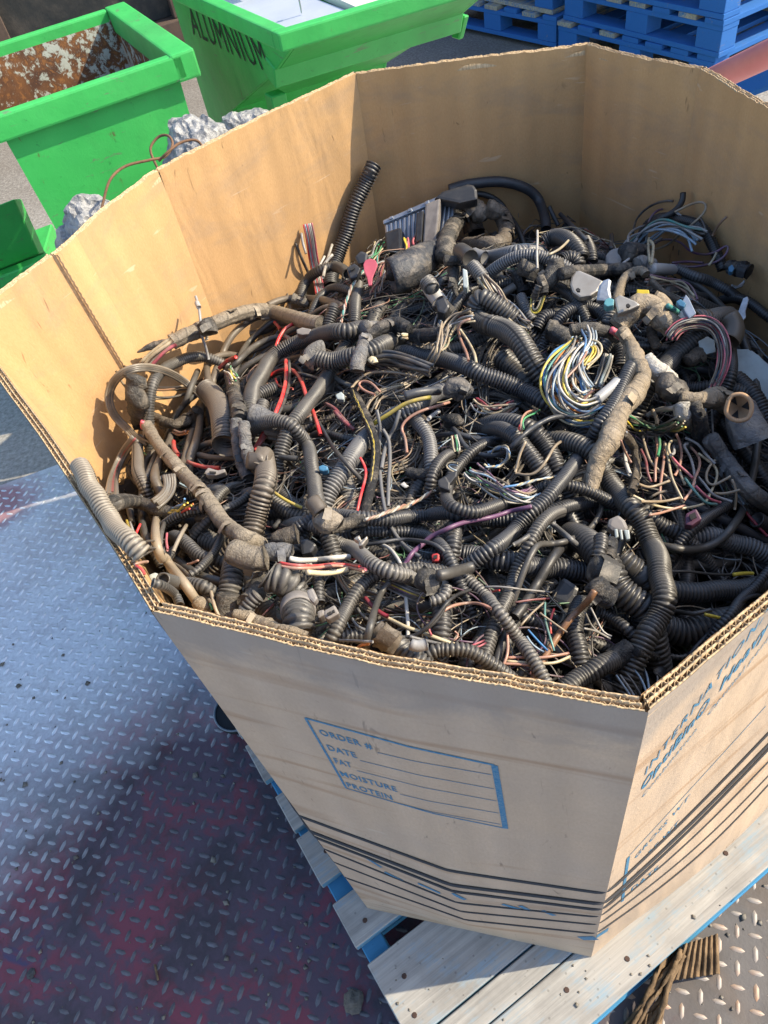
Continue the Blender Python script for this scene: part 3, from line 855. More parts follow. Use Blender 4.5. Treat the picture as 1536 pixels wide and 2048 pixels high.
# low green base with a slot, front left of the empty hopper
m = MB(); g0 = [at(-170, 475, .42), at(28, 398, .42), at(78, 508, .16), at(-170, 605, .16)]
m.add(g0 + [p_ - (0, .03, .03) + (0, .1, 0) for p_ in g0], [(0, 3, 2, 1), (4, 5, 6, 7), (0, 1, 5, 4), (1, 2, 6, 5), (2, 3, 7, 6), (3, 0, 4, 7)])
gb_ = empty("hopper_base", tuple((g0[0] + g0[2]) / 2 - (0, 0, .3)))
tag(gb_, "low green steel hopper base with a dark slot beside the empty hopper", "hopper base")
set_parent(link("sloped_plate", m.mesh("sloped_plate", .004), M_GREEN), gb_)
m = MB(); q0 = at(-170, 606, .16); q1 = at(78, 509, .16)
m.frame_box(q0 + (0, -.05, -.10), q1 - q0 + (.03, 0, 0), (0, .06, 0), (0, 0, .098)); set_parent(link("foot_channel", m.mesh("foot_channel", .006), M_GREEN), gb_)
m = MB(); q0 = at(-170, 606, .16); m.frame_box(q0 + (0, .06, -.19), q1 - q0, (0, .25, 0), (0, 0, .17)); set_parent(link("skid", m.mesh("skid", .005), M_GREEN), gb_)
s_ = [np.array(g0[0]) + (g0[1] - g0[0]) * a_ + (g0[3] - g0[0]) * b_ + (0, -.004, .003) for a_, b_ in ((.25, .52), (.93, .50), (.93, .68), (.25, .70))]
m = MB(); m.add(s_ + [p_ + (0, -.004, -.002) for p_ in s_], [(0, 3, 2, 1), (4, 5, 6, 7), (0, 1, 5, 4), (1, 2, 6, 5), (2, 3, 7, 6), (3, 0, 4, 7)])
set_parent(link("slot", m.mesh("slot"), M_CORE), gb_)

# crumpled silver lumps behind the box
M = Mat("crumpled_aluminium", .5, .3, .6)
n = M.noise(M.coord("Object"), 38, 6, .72, .5); v_ = M.vor(M.coord("Object"), 60)
M.color(M.mix(M.ramp(n, .35, .65), (.13, .135, .145), (.38, .38, .375))).bump(M.math('ADD', n, M.math('MULTIPLY', v_, .8)), 1.0, .007); M_LUMP = M.m
from mathutils import noise as mnoise
def lump(u, v, d, r, zs, seed, label):
    c0 = atd(u, v, d); bm = bmesh.new(); bmesh.ops.create_icosphere(bm, subdivisions=5, radius=1)
    for q_ in bm.verts:
        p_ = q_.co.copy(); n_ = mnoise.noise(p_ * 1.5 + Vector((seed, 0, 0))) * .20
        rg = mnoise.cell(p_ * 2.3 + Vector((seed * 2, 1, 0))) * .06 + mnoise.noise(p_ * 5 + Vector((seed, 4, 0))) * .07 + mnoise.noise(p_ * 17 + Vector((0, seed, 0))) * .018
        q_.co = p_ * (1 + n_ + rg)
        q_.co.x *= r[0]; q_.co.y *= r[1]; q_.co.z *= r[2] if q_.co.z > 0 else zs
    me = bpy.data.meshes.new("crushed_bale"); bm.to_mesh(me); bm.free()
    o = link("crushed_bale", me, M_LUMP, None, False); o.location = tuple(c0)
    return tag(o, label, "scrap metal", "crushed aluminium lumps behind the box")
lump(222, 500, 1.74, (.115, .09, .118), .50, 1.3, "crumpled silver lump in front of the empty hopper, below the rusty wire end")
lump(405, 330, 1.80, (.088, .085, .105), .55, 4.1, "crumpled silver lump with the rusty wire looped over it")
lump(505, 297, 1.88, (.100, .09, .085), .55, 7.7, "pale silver lump beneath the lettered hopper's end plate")
M_RWIRE = simple("rusty_wire", (.16, .085, .045), .8, .1, 80)
w1 = [(203, 418, 1.60), (206, 405, 1.60), (220, 360, 1.60), (250, 333, 1.62), (300, 320, 1.64), (330, 313, 1.66), (345, 290, 1.68), (337, 272, 1.69), (317, 274, 1.70), (301, 298, 1.70), (313, 332, 1.70), (330, 360, 1.70)]
w2 = [(318, 322, 1.65), (335, 305, 1.64), (360, 286, 1.65), (388, 280, 1.66), (403, 290, 1.67), (415, 320, 1.67)]
wo = empty("rusty_wire", tuple(atd(330, 313, 1.66))); tag(wo, "rusty bent tie wire looped over the silver lumps", "wire")
for w_ in (w1, w2):
    V, F = flat_tube(cr([atd(*q_) for q_ in w_], 10), .0030, 7); set_parent(link("strand", mesh_np("strand", V, F), M_RWIRE, None, True), wo)

# dark steel wall behind the hoppers
wl = empty("steel_wall", (-1.2, 5.9, 0)); tag(wl, "dark stained steel container wall behind the green hoppers", "wall")
fw = ob3(np.array([-1.2, 5.85]), (math.cos(rad(14)), math.sin(rad(14))), (-math.sin(rad(14)), math.cos(rad(14))))
for k_ in range(-3, 4):
    beam(fw, k_ * 1.15 - .5, k_ * 1.15 + .63, .0, .05, .16, 2.6, "wall_panel", M_WALL, wl, .006)
for k_ in range(-3, 5):
    beam(fw, k_ * 1.15 - .535 + .06 - .09, k_ * 1.15 - .535 + .06 + .03, -.09, -.002, .16, 2.6, "post", M_BROWN, wl, .006)
beam(fw, -5, 5.2, -.13, .06, -.03, .158, "bottom_rail", M_BROWN, wl, .008)

# ================================================================== stacks of blue pallets
M_BPAL = wood("blue_pallet_paint", (.30, .28, .23), (.13, .13, .12), (.030, .135, .40), .64, rad(30))
M_BPALD = wood("blue_pallet_worn", (.50, .44, .33), (.24, .22, .18), (.05, .17, .36), .46, rad(30))
P0 = atd(1442, 43, 3.1)
dl = at(1231, 0, P0[2])[:2] - P0[:2]; dl /= np.linalg.norm(dl)
dr = np.array([dl[1], -dl[0]])
if dr @ (at(1536, 4, P0[2])[:2] - P0[:2]) < 0: dr = -dr
def blue_pallet(O, az, zb, label, seed, n_boards=7):
    rnd = random.Random(seed)
    dl_ = np.array([dl[0] * math.cos(az) - dl[1] * math.sin(az), dl[0] * math.sin(az) + dl[1] * math.cos(az)]); dr_ = np.array([dr[0] * math.cos(az) - dr[1] * math.sin(az), dr[0] * math.sin(az) + dr[1] * math.cos(az)])
    f = ob3(O, dl_, dr_); root = empty("blue_pallet", tuple(f(.5, .6, zb)))
    tag(root, label, "pallet", "stacked blue block pallets behind the box")
    LX, LY = 1.0, 1.2
    gap = (LX - n_boards * .1) / (n_boards - 1)
    for i in range(n_boards):
        a_ = i * (.1 + gap); j = rnd.uniform(-.004, .004)
        beam(f, a_, a_ + .1, j, LY + j, zb + .1225, zb + .1435, "deck_board", M_BPALD if rnd.random() < .6 else M_BPAL, root, .002)
    for b_ in (0, LY / 2 - .05, LY - .1):
        beam(f, 0.002, LX - .002, b_ + .002, b_ + .098, zb + .1015, zb + .122, "cross_board", M_BPAL, root, .002)
        for a_ in (0.004, LX / 2 - .07, LX - .139):
            beam(f, a_, a_ + .135, b_ + .003, b_ + .097, zb + .0225, zb + .101, "block", M_BPAL, root, .003)
        beam(f, 0, LX, b_, b_ + .1, zb + .001, zb + .022, "bottom_board", M_BPALD if rnd.random() < .5 else M_BPAL, root, .002)
    return root
names = ["bottom", "second from bottom", "third from bottom", "fourth from bottom", "topmost"]
for k_ in range(5):
    blue_pallet(P0[:2] + RNG.normal(0, .012, 2), rad(random.uniform(-1.2, 1.2)), -.03 + (P0[2] + .03 - .288) + k_ * .1445, names[k_] + " blue pallet of the nearer stack beside the red pipe", 20 + k_)
Q0 = P0[:2] + dl * 1.07 + dr * .05
for k_ in range(5):
    blue_pallet(Q0 + RNG.normal(0, .014, 2), rad(random.uniform(-2, 2) + 3), -.03 + (P0[2] + .03 - .288) + k_ * .1445, names[k_] + " blue pallet of the darker stack next to the lettered hopper", 40 + k_)
# leaning red pipe and a loose blue board
M_REDP = simple("faded_red_paint", (.60, .20, .20), .5, 0, 9, .3, (.48, .14, .14), bump=.1)
Pa, Pb = atd(1335, 203, 2.2), atd(1600, 78, 1.75)
Pb2 = Pa + (Pb - Pa) * 1.2
rod([Pa + (Pb2 - Pa) * t_ for t_ in np.linspace(-.9, 1, 12)], .033, "red_pipe", M_REDP, "faded red steel pipe slanting in front of the blue pallets", "pipe", 24)
m = MB(); q0 = at(1450, 215, .02); q1 = at(1720, 110, .35)
m.frame_box(q0, q1 - q0, (.02, .16, 0), (0, 0, .022)); tag(link("loose_board", m.mesh("loose_board", .002), M_BPAL), "blue painted loose board under the leaning red pipe", "board")

# ================================================================== floor bits near the box
cap = empty("rubber_ring", tuple(at(478, 1428, .0))); tag(cap, "black round rubber cap with a grey rim on the floor by the pallet", "cap")
cc = at(478, 1428, .0); t_ = np.linspace(0, 2 * np.pi, 41)
V, F = flat_tube(np.stack([cc[0] + .049 * np.cos(t_), cc[1] + .049 * np.sin(t_), np.full(41, .020)], -1), .0024, 7)
set_parent(link("rim", mesh_np("rim", V, F), simple("grey_rubber", (.17, .19, .21), .5), None, True), cap)
m = MB(); n = 28; rg = [(cc[0] + .048 * math.cos(i * 6.2832 / n), cc[1] + .048 * math.sin(i * 6.2832 / n)) for i in range(n)]
m.add([(*p_, .018) for p_ in rg] + [(*p_, .0022) for p_ in rg], [tuple(range(n))] + [(i, n + i, n + (i + 1) % n, (i + 1) % n) for i in range(n)])
set_parent(link("disc", m.mesh("disc"), M_CORE), cap)

M = Mat("torn_kraft", .9, 0, .2)
n = M.noise(M.coord("Object"), 150, 4, .7); n2 = M.noise(M.coord("Object"), 28, 4)
M.color(M.mix(M.ramp(n2, .4, .7), M.mix(n, (.11, .07, .04), (.30, .20, .11)), (.05, .035, .022))).bump(n, .6, .002); M_TORN = M.m
sc = empty("crushed_cardboard", tuple(at(1330, 1960, 0))); tag(sc, "crushed brown corrugated cardboard wedged under the pallet edge", "cardboard scrap")
for k_ in range(9):
    fr = k_ / 8
    a_ = at(1243 + 62 * fr, 2062 + 6 * fr, .012 + .01 * math.sin(k_ * 2.1)); b_ = at(1352 + 16 * fr, 1886 + 22 * fr, .045 + .012 * math.cos(k_ * 1.7))
    d_ = b_ - a_; s_ = np.cross(d_, (0, 0, 1)); s_ /= np.linalg.norm(s_)
    t_ = np.linspace(0, 1, 14)
    P = a_ + d_ * t_[:, None] + s_ * (.004 * np.sin(t_ * 5 + k_))[:, None] + np.array([0, 0, 1]) * (.008 * np.sin(t_ * 3.1))[:, None]
    V, F = flat_tube(P, np.interp(t_, np.linspace(0, 1, 6), RNG.uniform(.0026, .0056, 6)), 5)
    V = V + RNG.normal(0, .0011, V.shape)
    o = link("crushed_fold", mesh_np("crushed_fold", V, F), M_TORN); set_parent(o, sc)
def ridged(c, n_r, amp, name):
    """folded corrugated patch spanned by four corners"""
    c = [np.asarray(q_, float) for q_ in c]; nu, nv = n_r * 8, 7; V = []; F = []
    for i in range(nu + 1):
        for j in range(nv + 1):
            x_, y_ = i / nu, j / nv
            p_ = c[0] * (1 - x_) * (1 - y_) + c[1] * x_ * (1 - y_) + c[2] * x_ * y_ + c[3] * (1 - x_) * y_
            V.append(p_ + (0, 0, amp * abs(math.sin(x_ * n_r * math.pi)) + random.gauss(0, .0008)))
    n0 = len(V); V += [p_ - (0, 0, .004) for p_ in V]
    for i in range(nu):
        for j in range(nv):
            q_ = (i * (nv + 1) + j, (i + 1) * (nv + 1) + j, (i + 1) * (nv + 1) + j + 1, i * (nv + 1) + j + 1)
            F += [q_, tuple(n0 + t_ for t_ in q_[::-1])]
    set_parent(link(name, mesh_np(name, np.array(V), np.array(F)), M_TORN), sc)
ridged([at(1366, 1890, .055), at(1436, 1868, .03), at(1440, 1948, .012), at(1345, 1962, .03)], 7, .008, "ridged_flap")
ridged([at(1322, 1962, .03), at(1342, 1958, .028), at(1334, 2012, .014), at(1316, 2006, .014)], 3, .006, "ridged_flap")
ridged([at(1290, 2030, .02), at(1322, 2018, .02), at(1318, 2075, .01), at(1280, 2078, .01)], 4, .006, "ridged_flap")
# bits on the plate at the near left
def chip(u, v, r, label, col=(.16, .13, .10)):
    c0 = at(u, v, 0); bm = bmesh.new(); bmesh.ops.create_icosphere(bm, subdivisions=3, radius=r)
    for q_ in bm.verts:
        q_.co *= 1 + .5 * mnoise.noise(q_.co * (1.6 / r) + Vector((u, v, 0))); q_.co.z *= .45
    me = bpy.data.meshes.new("debris_clod"); bm.to_mesh(me); bm.free()
    o = link("debris_clod", me, simple("clod", col, .9, 0, 120, .5)); o.location = (c0[0], c0[1], r * .33); tag(o, label, "debris")
chip(708, 2003, .017, "brown crumbled clod on the painted plate near the pallet")
chip(63, 1948, .008, "small dark clod on the plate near the bottom left", (.06, .06, .06))
m = MB(); q0 = at(308, 1930, .0018); q1 = at(315, 1962, .0018); d_ = q1 - q0
m.frame_box(q0, d_, (.0035, .001, 0), (0, 0, .003)); tag(link("wood_splinter", m.mesh("wood_splinter", .0006), M_TORN), "thin tan wood splinter lying on the red plate", "splinter")
# ================================================================== the heap of scrap wiring
# height of the heap's surface, from survey points (x, y, z)
SP = np.array([(-.19, .43, .862), (-.10, .40, .862), (0, .36, .85), (.10, .31, .815), (.16, .28, .76), (.30, .33, .70), (.45, .42, .66), (.58, .50, .63),
               (.68, .75, .66), (.68, 1.0, .66), (.65, 1.2, .64), (.56, 1.40, .615), (.35, 1.48, .62), (.16, 1.53, .635), (-.05, 1.43, .60), (-.22, 1.31, .585),
               (-.33, 1.12, .60), (-.42, .96, .64), (-.36, .75, .73), (-.28, .60, .80), (-.1, .62, .80), (.1, .62, .775), (.28, .60, .73), (.45, .70, .69),
               (.1, .85, .76), (-.12, .85, .745), (.3, .9, .74), (.48, .95, .745), (.05, 1.1, .73), (.25, 1.12, .75), (.42, 1.15, .745), (.1, 1.3, .70), (-.15, 1.1, .67)])
def S(xy_):
    xy_ = np.atleast_2d(xy_)
    d = ((xy_[:, None, :] - SP[None, :, :2]) ** 2).sum(-1) + 4e-4
    w = d ** -1.6
    return (w * SP[:, 2]).sum(1) / w.sum(1)

TILE = dict(A=(140, 560), B=(140, 840), C=(240, 1040), D=(500, 560), E=(500, 820), F=(600, 1060), G=(560, 320), H=(860, 360), I=(1136, 380),
            J=(860, 620), K=(1136, 620), L=(860, 840), M=(1136, 860), N=(900, 1080), O=(1136, 1100))
def pix(s):
    """path string -> survey pixels; a letter selects the survey sheet (3.84 x), none means full frame"""
    out = []; sh = None
    for tok in s.split():
        if tok[0].isalpha(): sh = tok[0]; tok = tok[2:] if tok[1:2] == ":" else tok[1:]
        a, b = map(float, tok.split(","))
        if sh and sh != "X": a, b = TILE[sh][0] + a / 3.84, TILE[sh][1] + b / 3.84
        out.append((a, b))
    return np.array(out)

DB = np.full((512, 384), 9.0)                   # nearest occupied distance seen so far, for laying things on top of each other
def smooth(x, n):
    for _ in range(n): x = np.concatenate([x[:1], (x[:-2] + 2 * x[1:-1] + x[2:]) / 4, x[-1:]])
    return x
def lay(path, w, h=0.0, drape=True, write=True, lift=.10, clampwall=True):
    """lay a line of pixel width w on the heap; returns 3-D points and radius"""
    p = pix(path) if isinstance(path, str) else np.asarray(path, float)
    if len(p) > 2 or True:
        d = cr(p, 14)
    seg = np.r_[0, np.linalg.norm(np.diff(d, axis=0), axis=1).cumsum()]
    n = max(8, int(seg[-1] / 4)); t = np.linspace(0, seg[-1], n)
    d = np.stack([np.interp(t, seg, d[:, 0]), np.interp(t, seg, d[:, 1])], 1)
    rays = np.stack([d[:, 0] - 768, d[:, 1] - 1024, np.full(n, FPX)], 1) @ R.T / FPX        # per unit depth
    z = np.full(n, .72)
    for _ in range(14):
        dep = (z - CAM[2]) / rays[:, 2]
        P = CAM + rays * dep[:, None]
        P[:, 0] = np.clip(P[:, 0], -.6, .8); P[:, 1] = np.clip(P[:, 1], .1, 1.7)
        z = .5 * z + .5 * (S(P[:, :2]) + h)
    dep = (z - CAM[2]) / rays[:, 2]
    r = w / 2 / FPX * np.median(dep)
    if clampwall:
        for _ in range(90):
            back, push = outside(CAM + rays * dep[:, None], r + .004)
            m_ = back > 0
            if not m_.any(): break
            dep[m_] -= .008
    base = dep.copy()
    if drape:
        iu = np.clip((d[:, 0] / 4).astype(int), 0, 383); iv = np.clip((d[:, 1] / 4).astype(int), 0, 511)
        k = max(1, int(w / 10)); lim = np.full(n, 9.0)
        for a in range(-k, k + 1):
            for b in range(-k, k + 1):
                if a * a + b * b <= k * k: lim = np.minimum(lim, DB[np.clip(iv + a, 0, 511), np.clip(iu + b, 0, 383)])
        tgt = np.minimum(dep, lim - r * 1.05); tgt = np.maximum(tgt, base - lift)
        # let it hang between supports
        g = tgt.copy(); win = max(3, int(w * .6 / 4))
        for i in range(n): g[i] = tgt[max(0, i - win):i + win + 1].min()
        dep = np.minimum(smooth(g, 4 + win * 2), smooth(dep, win))
    dep = smooth(dep, 6 + int(w / 6))
    P = CAM + rays * dep[:, None]
    back, push = outside(P, r + .004)
    P[:, :2] += push
    if write:
        iu = (d[:, 0] / 4).astype(int); iv = (d[:, 1] / 4).astype(int); k = max(0, int(w / 8.5))
        for i in range(n):
            a0, a1, b0, b1 = max(0, iv[i] - k), min(512, iv[i] + k + 1), max(0, iu[i] - k), min(384, iu[i] + k + 1)
            if a1 > a0 and b1 > b0: DB[a0:a1, b0:b1] = np.minimum(DB[a0:a1, b0:b1], dep[i] - r * .8)
    return P, r
def resample(P, step):
    seg = np.r_[0, np.linalg.norm(np.diff(P, axis=0), axis=1).cumsum()]
    n = max(4, int(seg[-1] / step)); t = np.linspace(0, seg[-1], n)
    return np.stack([np.interp(t, seg, P[:, i]) for i in range(3)], 1), seg[-1]
def close_ends(V, F, sides, hollow, r):
    """turn both open ends inwards so they read as cut tube ends"""
    n = len(V) // sides; V = [V]; F = [F]; o = n * sides
    for e in (0, 1):
        ring = np.arange(sides) + (0 if e == 0 else (n - 1) * sides)
        P = V[0][ring]; c = P.mean(0)
        inner = (V[0][(np.arange(sides) + (min(3, n - 1) * sides if e == 0 else max(0, n - 4) * sides))]).mean(0)
        ax = inner - c; l = np.linalg.norm(ax) + 1e-9; ax = ax / l
        if hollow:
            q1 = c + (P - c) * .78; q2 = q1 + ax * r * 1.6
            V += [q1, q2, (c + ax * r * 1.6)[None]]
            for a in range(sides):
                b = (a + 1) % sides
                F.append(np.array([(ring[a], o + a, o + b, ring[b]), (o + a, o + sides + a, o + sides + b, o + b), (o + sides + a, o + 2 * sides, o + 2 * sides, o + sides + b)]))
            o += 2 * sides + 1
        else:
            V += [c[None] - ax * r * .25]
            F.append(np.array([(ring[a], o, o, ring[(a + 1) % sides]) for a in range(sides)])); o += 1
    return np.concatenate(V), np.concatenate([np.asarray(f).reshape(-1, 4) for f in F])
def fix_tris(F):
    return F
def tube_uv(n, sides, total, vs):
    """u once round the tube, v along it; extra end vertices get zeros"""
    uv = np.zeros((total, 2)); a = np.tile(np.arange(sides) / sides, n); b = np.repeat(np.arange(n) * vs, sides)
    uv[:n * sides, 0] = a; uv[:n * sides, 1] = b; return uv
def mesh_mixed(name, V, F, uv=None):
    """quads, where a repeated corner marks a triangle"""
    F = np.asarray(F); tri_ = F[:, 1] == F[:, 2]
    me = bpy.data.meshes.new(name)
    q = F[~tri_]; t = F[tri_][:, [0, 1, 3]]
    V = np.asarray(V, np.float32)
    me.vertices.add(len(V)); me.vertices.foreach_set("co", V.ravel())
    li = np.concatenate([q.ravel(), t.ravel()]).astype(np.int32)
    me.loops.add(len(li)); me.loops.foreach_set("vertex_index", li)
    me.polygons.add(len(q) + len(t))
    st = np.concatenate([np.arange(len(q)) * 4, len(q) * 4 + np.arange(len(t)) * 3]).astype(np.int32)
    me.polygons.foreach_set("loop_start", st)
    if uv is not None:
        me.uv_layers.new(name="UVMap").data.foreach_set("uv", np.asarray(uv, np.float32)[li].ravel())
    me.update(calc_edges=True)
    return me
def hose_mesh(name, P, r, fine=True, hollow=True, pitch=None):
    pitch = pitch or max(.0042, min(.0085, r * .36), 4.9 / FPX * float(np.median((P - CAM) @ R[:, 2])))
    per = 4 if fine else 2
    Q, L = resample(smooth3(P, 3), pitch / per)
    n = len(Q); i = np.arange(n) % per
    if fine: rr = r * np.array([1.0, .96, .75, .96])[i]
    else: rr = np.where(i == 0, r, r * .78)
    rr = rr * (1 + .012 * np.sin(np.arange(n) * .013 + r * 900))
    sides = (16 if r > .013 else 12) if fine else 9
    V, F = flat_tube(Q, rr, sides)
    V, F = close_ends(V, F, sides, hollow, r)
    return mesh_mixed(name, V, F, tube_uv(n, sides, len(V), 1.0 / per))
def smooth3(P, k):
    P = P.copy()
    for _ in range(k): P[1:-1] = (P[:-2] + 2 * P[1:-1] + P[2:]) / 4
    return P
def round_mesh(name, P, r, lump_=0.0, wrap=0.0, hollow=False, taper=None):
    step = max(.0022, r * .2) if (lump_ or wrap) else max(.004, r * .6)
    Q, L = resample(smooth3(P, 3), step); n = len(Q)
    sides = (18 if wrap or lump_ > .04 else 12) if r > .006 else 7
    V, F = flat_tube(Q, r, sides); V = V.reshape(n, sides, 3)
    c = Q[:, None, :]; k = np.ones((n, sides))
    if taper is not None: k *= np.interp(np.linspace(0, 1, n), np.linspace(0, 1, len(taper)), taper)[:, None]
    if lump_:
        sl = np.cumsum(RNG.normal(0, 1, n)); sl = smooth(sl, 6); sl -= np.linspace(sl[0], sl[-1], n)
        k *= 1 + lump_ * .25 * np.tanh(sl)[:, None]
        g = RNG.normal(0, 1, (n, sides))
        for _ in range(2): g = (g + np.roll(g, 1, 0) + np.roll(g, -1, 0) + np.roll(g, 1, 1) + np.roll(g, -1, 1)) / 5
        k *= 1 + lump_ * .55 * g
    if wrap:
        a = np.arange(sides) / sides * 2 * np.pi; s = np.arange(n) * step
        ph = (s[:, None] / (r * 1.9) + a[None, :] / (2 * np.pi)) % 1.0
        k *= 1 + wrap * (ph - .5)
    V = c + (V - c) * k[:, :, None]
    V, F = close_ends(V.reshape(-1, 3), F, sides, hollow, r)
    return mesh_mixed(name, V, F, tube_uv(n, sides, len(V), step / (r * 1.9)))

COLR = dict(k=(.024, .024, .026), n=(.031, .034, .041), d=(.050, .047, .043), b=(.095, .076, .057), g=(.125, .118, .108), t=(.225, .19, .145), s=(.125, .125, .128),
            c=(.27, .215, .15), w=(.46, .44, .40), red=(.62, .022, .028), pnk=(.55, .11, .15), dr=(.22, .02, .035), pur=(.13, .055, .12), yel=(.60, .45, .05), cre=(.50, .42, .27),
            org=(.62, .19, .03), blu=(.06, .20, .42), tea=(.06, .26, .24), grn=(.05, .28, .12), lbl=(.27, .37, .46), brn=(.20, .10, .05), tan=(.31, .24, .16), sal=(.42, .21, .15), gry=(.30, .30, .30))
def own(o, c, j=.18):
    k = random.uniform(1 - j, 1 + j); o.color = (*[min(1, x * k) for x in COLR[c]], 1); return o
def dive(P, r, ends):
    """let an end run on and sink into the heap"""
    for e in ends:
        Q = P if e == 1 else P[::-1]
        t = Q[-1] - Q[max(0, len(Q) - 6)]; t[2] = min(t[2], .3 * np.linalg.norm(t[:2])); t /= np.linalg.norm(t) + 1e-9
        L = .075 + 2.0 * r; k = np.linspace(0, 1, 12)[1:, None]
        X = Q[-1] + t * k * L + np.array([0, 0, -1.0]) * (k ** 1.7) * (.055 + r * 1.6)
        b_, p_ = outside(X, r + .006)
        ok = (b_ < 0) & (np.abs(p_).sum(1) == 0)
        n = len(X) if ok.all() else int(np.argmin(ok))
        if n >= 3: Q = np.concatenate([Q, X[:n]])
        P = Q if e == 1 else Q[::-1]
    return P
OPEN = ("leaning", "standing", "cut ", "elbow", "rounded", "squashed", "torn", "collar", "end with", "arched", "stub", "top of", "leaning up", "neck", "sleeve")
def C_(path, w, c, label, h=0.0, name="ribbed_conduit", fine=None, ends=None, **kw):
    P, r = lay(path, w, h, **kw)
    if ends is None: ends = () if any(q_ in label for q_ in OPEN) else (0, 1)
    k = np.linspace(0, 1, max(3, int(len(P) * .0016 / max(r, .004)) + 2)); t = np.linspace(0, 1, len(P)); k3 = len(P) // max(2, len(k)); env = np.sin(np.pi * np.clip(t, 0, 1)) ** .4
    for a_ in range(3): P[:, a_] += smooth(np.interp(t, k, RNG.normal(0, .20 * r, len(k))), 3 * k3) * env
    P = dive(smooth3(P, 4), r, ends)
    fine = (w > 21) if fine is None else fine
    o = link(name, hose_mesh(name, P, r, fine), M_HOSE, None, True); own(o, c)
    return tag(o, label, "conduit")
def S_(path, w, c, label, h=0.0, name="rubber_cable", cat="cable", mat=None, **kw):
    P, r = lay(path, w, h, **kw)
    if name == "rubber_cable" and " end" not in label: P = dive(P, r, (0, 1))
    o = link(name, round_mesh(name, P, r, .03), mat or M_CABLE, None, True); own(o, c)
    return tag(o, label, cat)
def T_(path, w, c, label, h=0.0, name="taped_harness", lump_=.16, wrap=.16, taper=None, cat="wiring harness", hollow=False, **kw):
    P, r = lay(path, w, h, **kw)
    o = link(name, round_mesh(name, P, r, lump_, wrap, hollow, taper), M_TAPE, None, True); own(o, c)
    if lump_ >= .08 and w > 16:
        Q, L = resample(P, .004); T = np.gradient(Q, axis=0); T /= np.linalg.norm(T, axis=1)[:, None]
        tp = np.interp(np.linspace(0, 1, len(Q)), np.linspace(0, 1, len(taper)), taper) if taper else np.ones(len(Q))
        for _ in range(int(L / .07) + 1):
            i = random.randrange(2, max(3, len(Q) - 2)); i = min(i, len(Q) - 1); tow = CAM - Q[i]; tow /= np.linalg.norm(tow)
            e1_ = np.cross(T[i], tow); e1_ /= np.linalg.norm(e1_); e2_ = np.cross(e1_, T[i])
            a0 = random.uniform(-1.5, 1.5); wd = r * random.uniform(.35, .8); sl = random.uniform(-.5, .5); V = []; rr = r * tp[i]
            for k in range(7):
                q = k / 6; a = a0 + q * random.uniform(.8, 1.5) * 1.0; lift_ = rr * (1.0 + .02 + .55 * q ** 2.2)
                c_ = Q[i] + (e1_ * math.sin(a) + e2_ * math.cos(a)) * lift_ + T[i] * sl * q * r
                for sgn in (-1, 1): V.append(c_ + T[i] * sgn * wd * (1 - .35 * q * random.random()))
            F = [(2 * k, 2 * k + 1, 2 * k + 3, 2 * k + 2) for k in range(6)]
            V = np.array(V); n0 = len(V); V2 = np.concatenate([V, V * 1.0 + (Q[i] - V) / np.linalg.norm(Q[i] - V, axis=1)[:, None] * .0006])
            F += [(a_ + n0, d_ + n0, c2 + n0, b2 + n0) for a_, b2, c2, d_ in F]
            fl = link("tape_peel", mesh_np("tape_peel", V2, np.array(F), None, np.zeros((len(V2), 2)) + .3), M_TAPE, None, True); own(fl, c); set_parent(fl, o)
    return tag(o, label, cat)
def wire_mesh(P, r, c, sides=6):
    Q, L = resample(P, max(.004, r * 2.2)); V, F = flat_tube(smooth3(Q, 2), r, sides)
    V, F = close_ends(V, F, sides, False, r)
    me = mesh_mixed("wire", V, F)
    k = random.uniform(.8, 1.15); a = me.color_attributes.new("Col", 'FLOAT_COLOR', 'POINT')
    a.data.foreach_set("color", np.tile(np.array([*[min(1, x * k) for x in COLR[c]], 1], np.float32), len(V)))
    return me
def W_(path, w, c, label, h=0.01, name="loose_wire", **kw):
    P, r = lay(path, w, h, **kw)
    me = wire_mesh(P, r, c)
    return tag(link(name, me, M_WIRE, None, True), label, "wire")
def B_(path, w, n, cols, wire_w, label, h=0.0, name="wire_bundle", loose=.25, twist=0.0, flat=False, fan=0.0, **kw):
    """bundle of n wires running together; each wire is a part"""
    P, r = lay(path, w, h, **kw); P = smooth3(P, 6)
    m_ = len(P); T = np.gradient(P, axis=0); T /= np.linalg.norm(T, axis=1)[:, None] + 1e-9
    tow = CAM - P; tow /= np.linalg.norm(tow, axis=1)[:, None]
    A = np.cross(T, tow); A /= np.linalg.norm(A, axis=1)[:, None] + 1e-9; Bv = np.cross(A, T)
    rw = wire_w / w * r
    root = empty(name, tuple(P[m_ // 2])); tag(root, label, "wire bundle")
    s = np.linspace(0, 1, m_)
    for i in range(n):
        if flat: a, b = (i / max(1, n - 1) - .5) * 2 * (r - rw), 0.0
        else:
            q = math.sqrt((i + .5) / n) * (r - rw); an = i * 2.399; a, b = q * math.cos(an), q * math.sin(an) * .8
        ph = random.uniform(0, 6.28); ph2 = random.uniform(0, 6.28)
        an = twist * 2 * np.pi * s
        aa = a * np.cos(an) - b * np.sin(an); bb = a * np.sin(an) + b * np.cos(an)
        spread = 1 + fan * np.abs(2 * s - 1) ** 2
        aa = aa * spread + loose * r * np.sin(s * random.uniform(4, 10) + ph); bb = bb + loose * r * np.sin(s * random.uniform(4, 9) + ph2)
        i0 = int(random.uniform(0, .05) * m_) if not flat else 0; i1 = m_ - int(random.uniform(0, .07) * m_)
        Q = P + A * aa[:, None] + Bv * bb[:, None]
        c = cols[i % len(cols)]
        o = link("wire", wire_mesh(Q[i0:i1], rw, c), M_WIRE, None, True); set_parent(o, root)
    return root

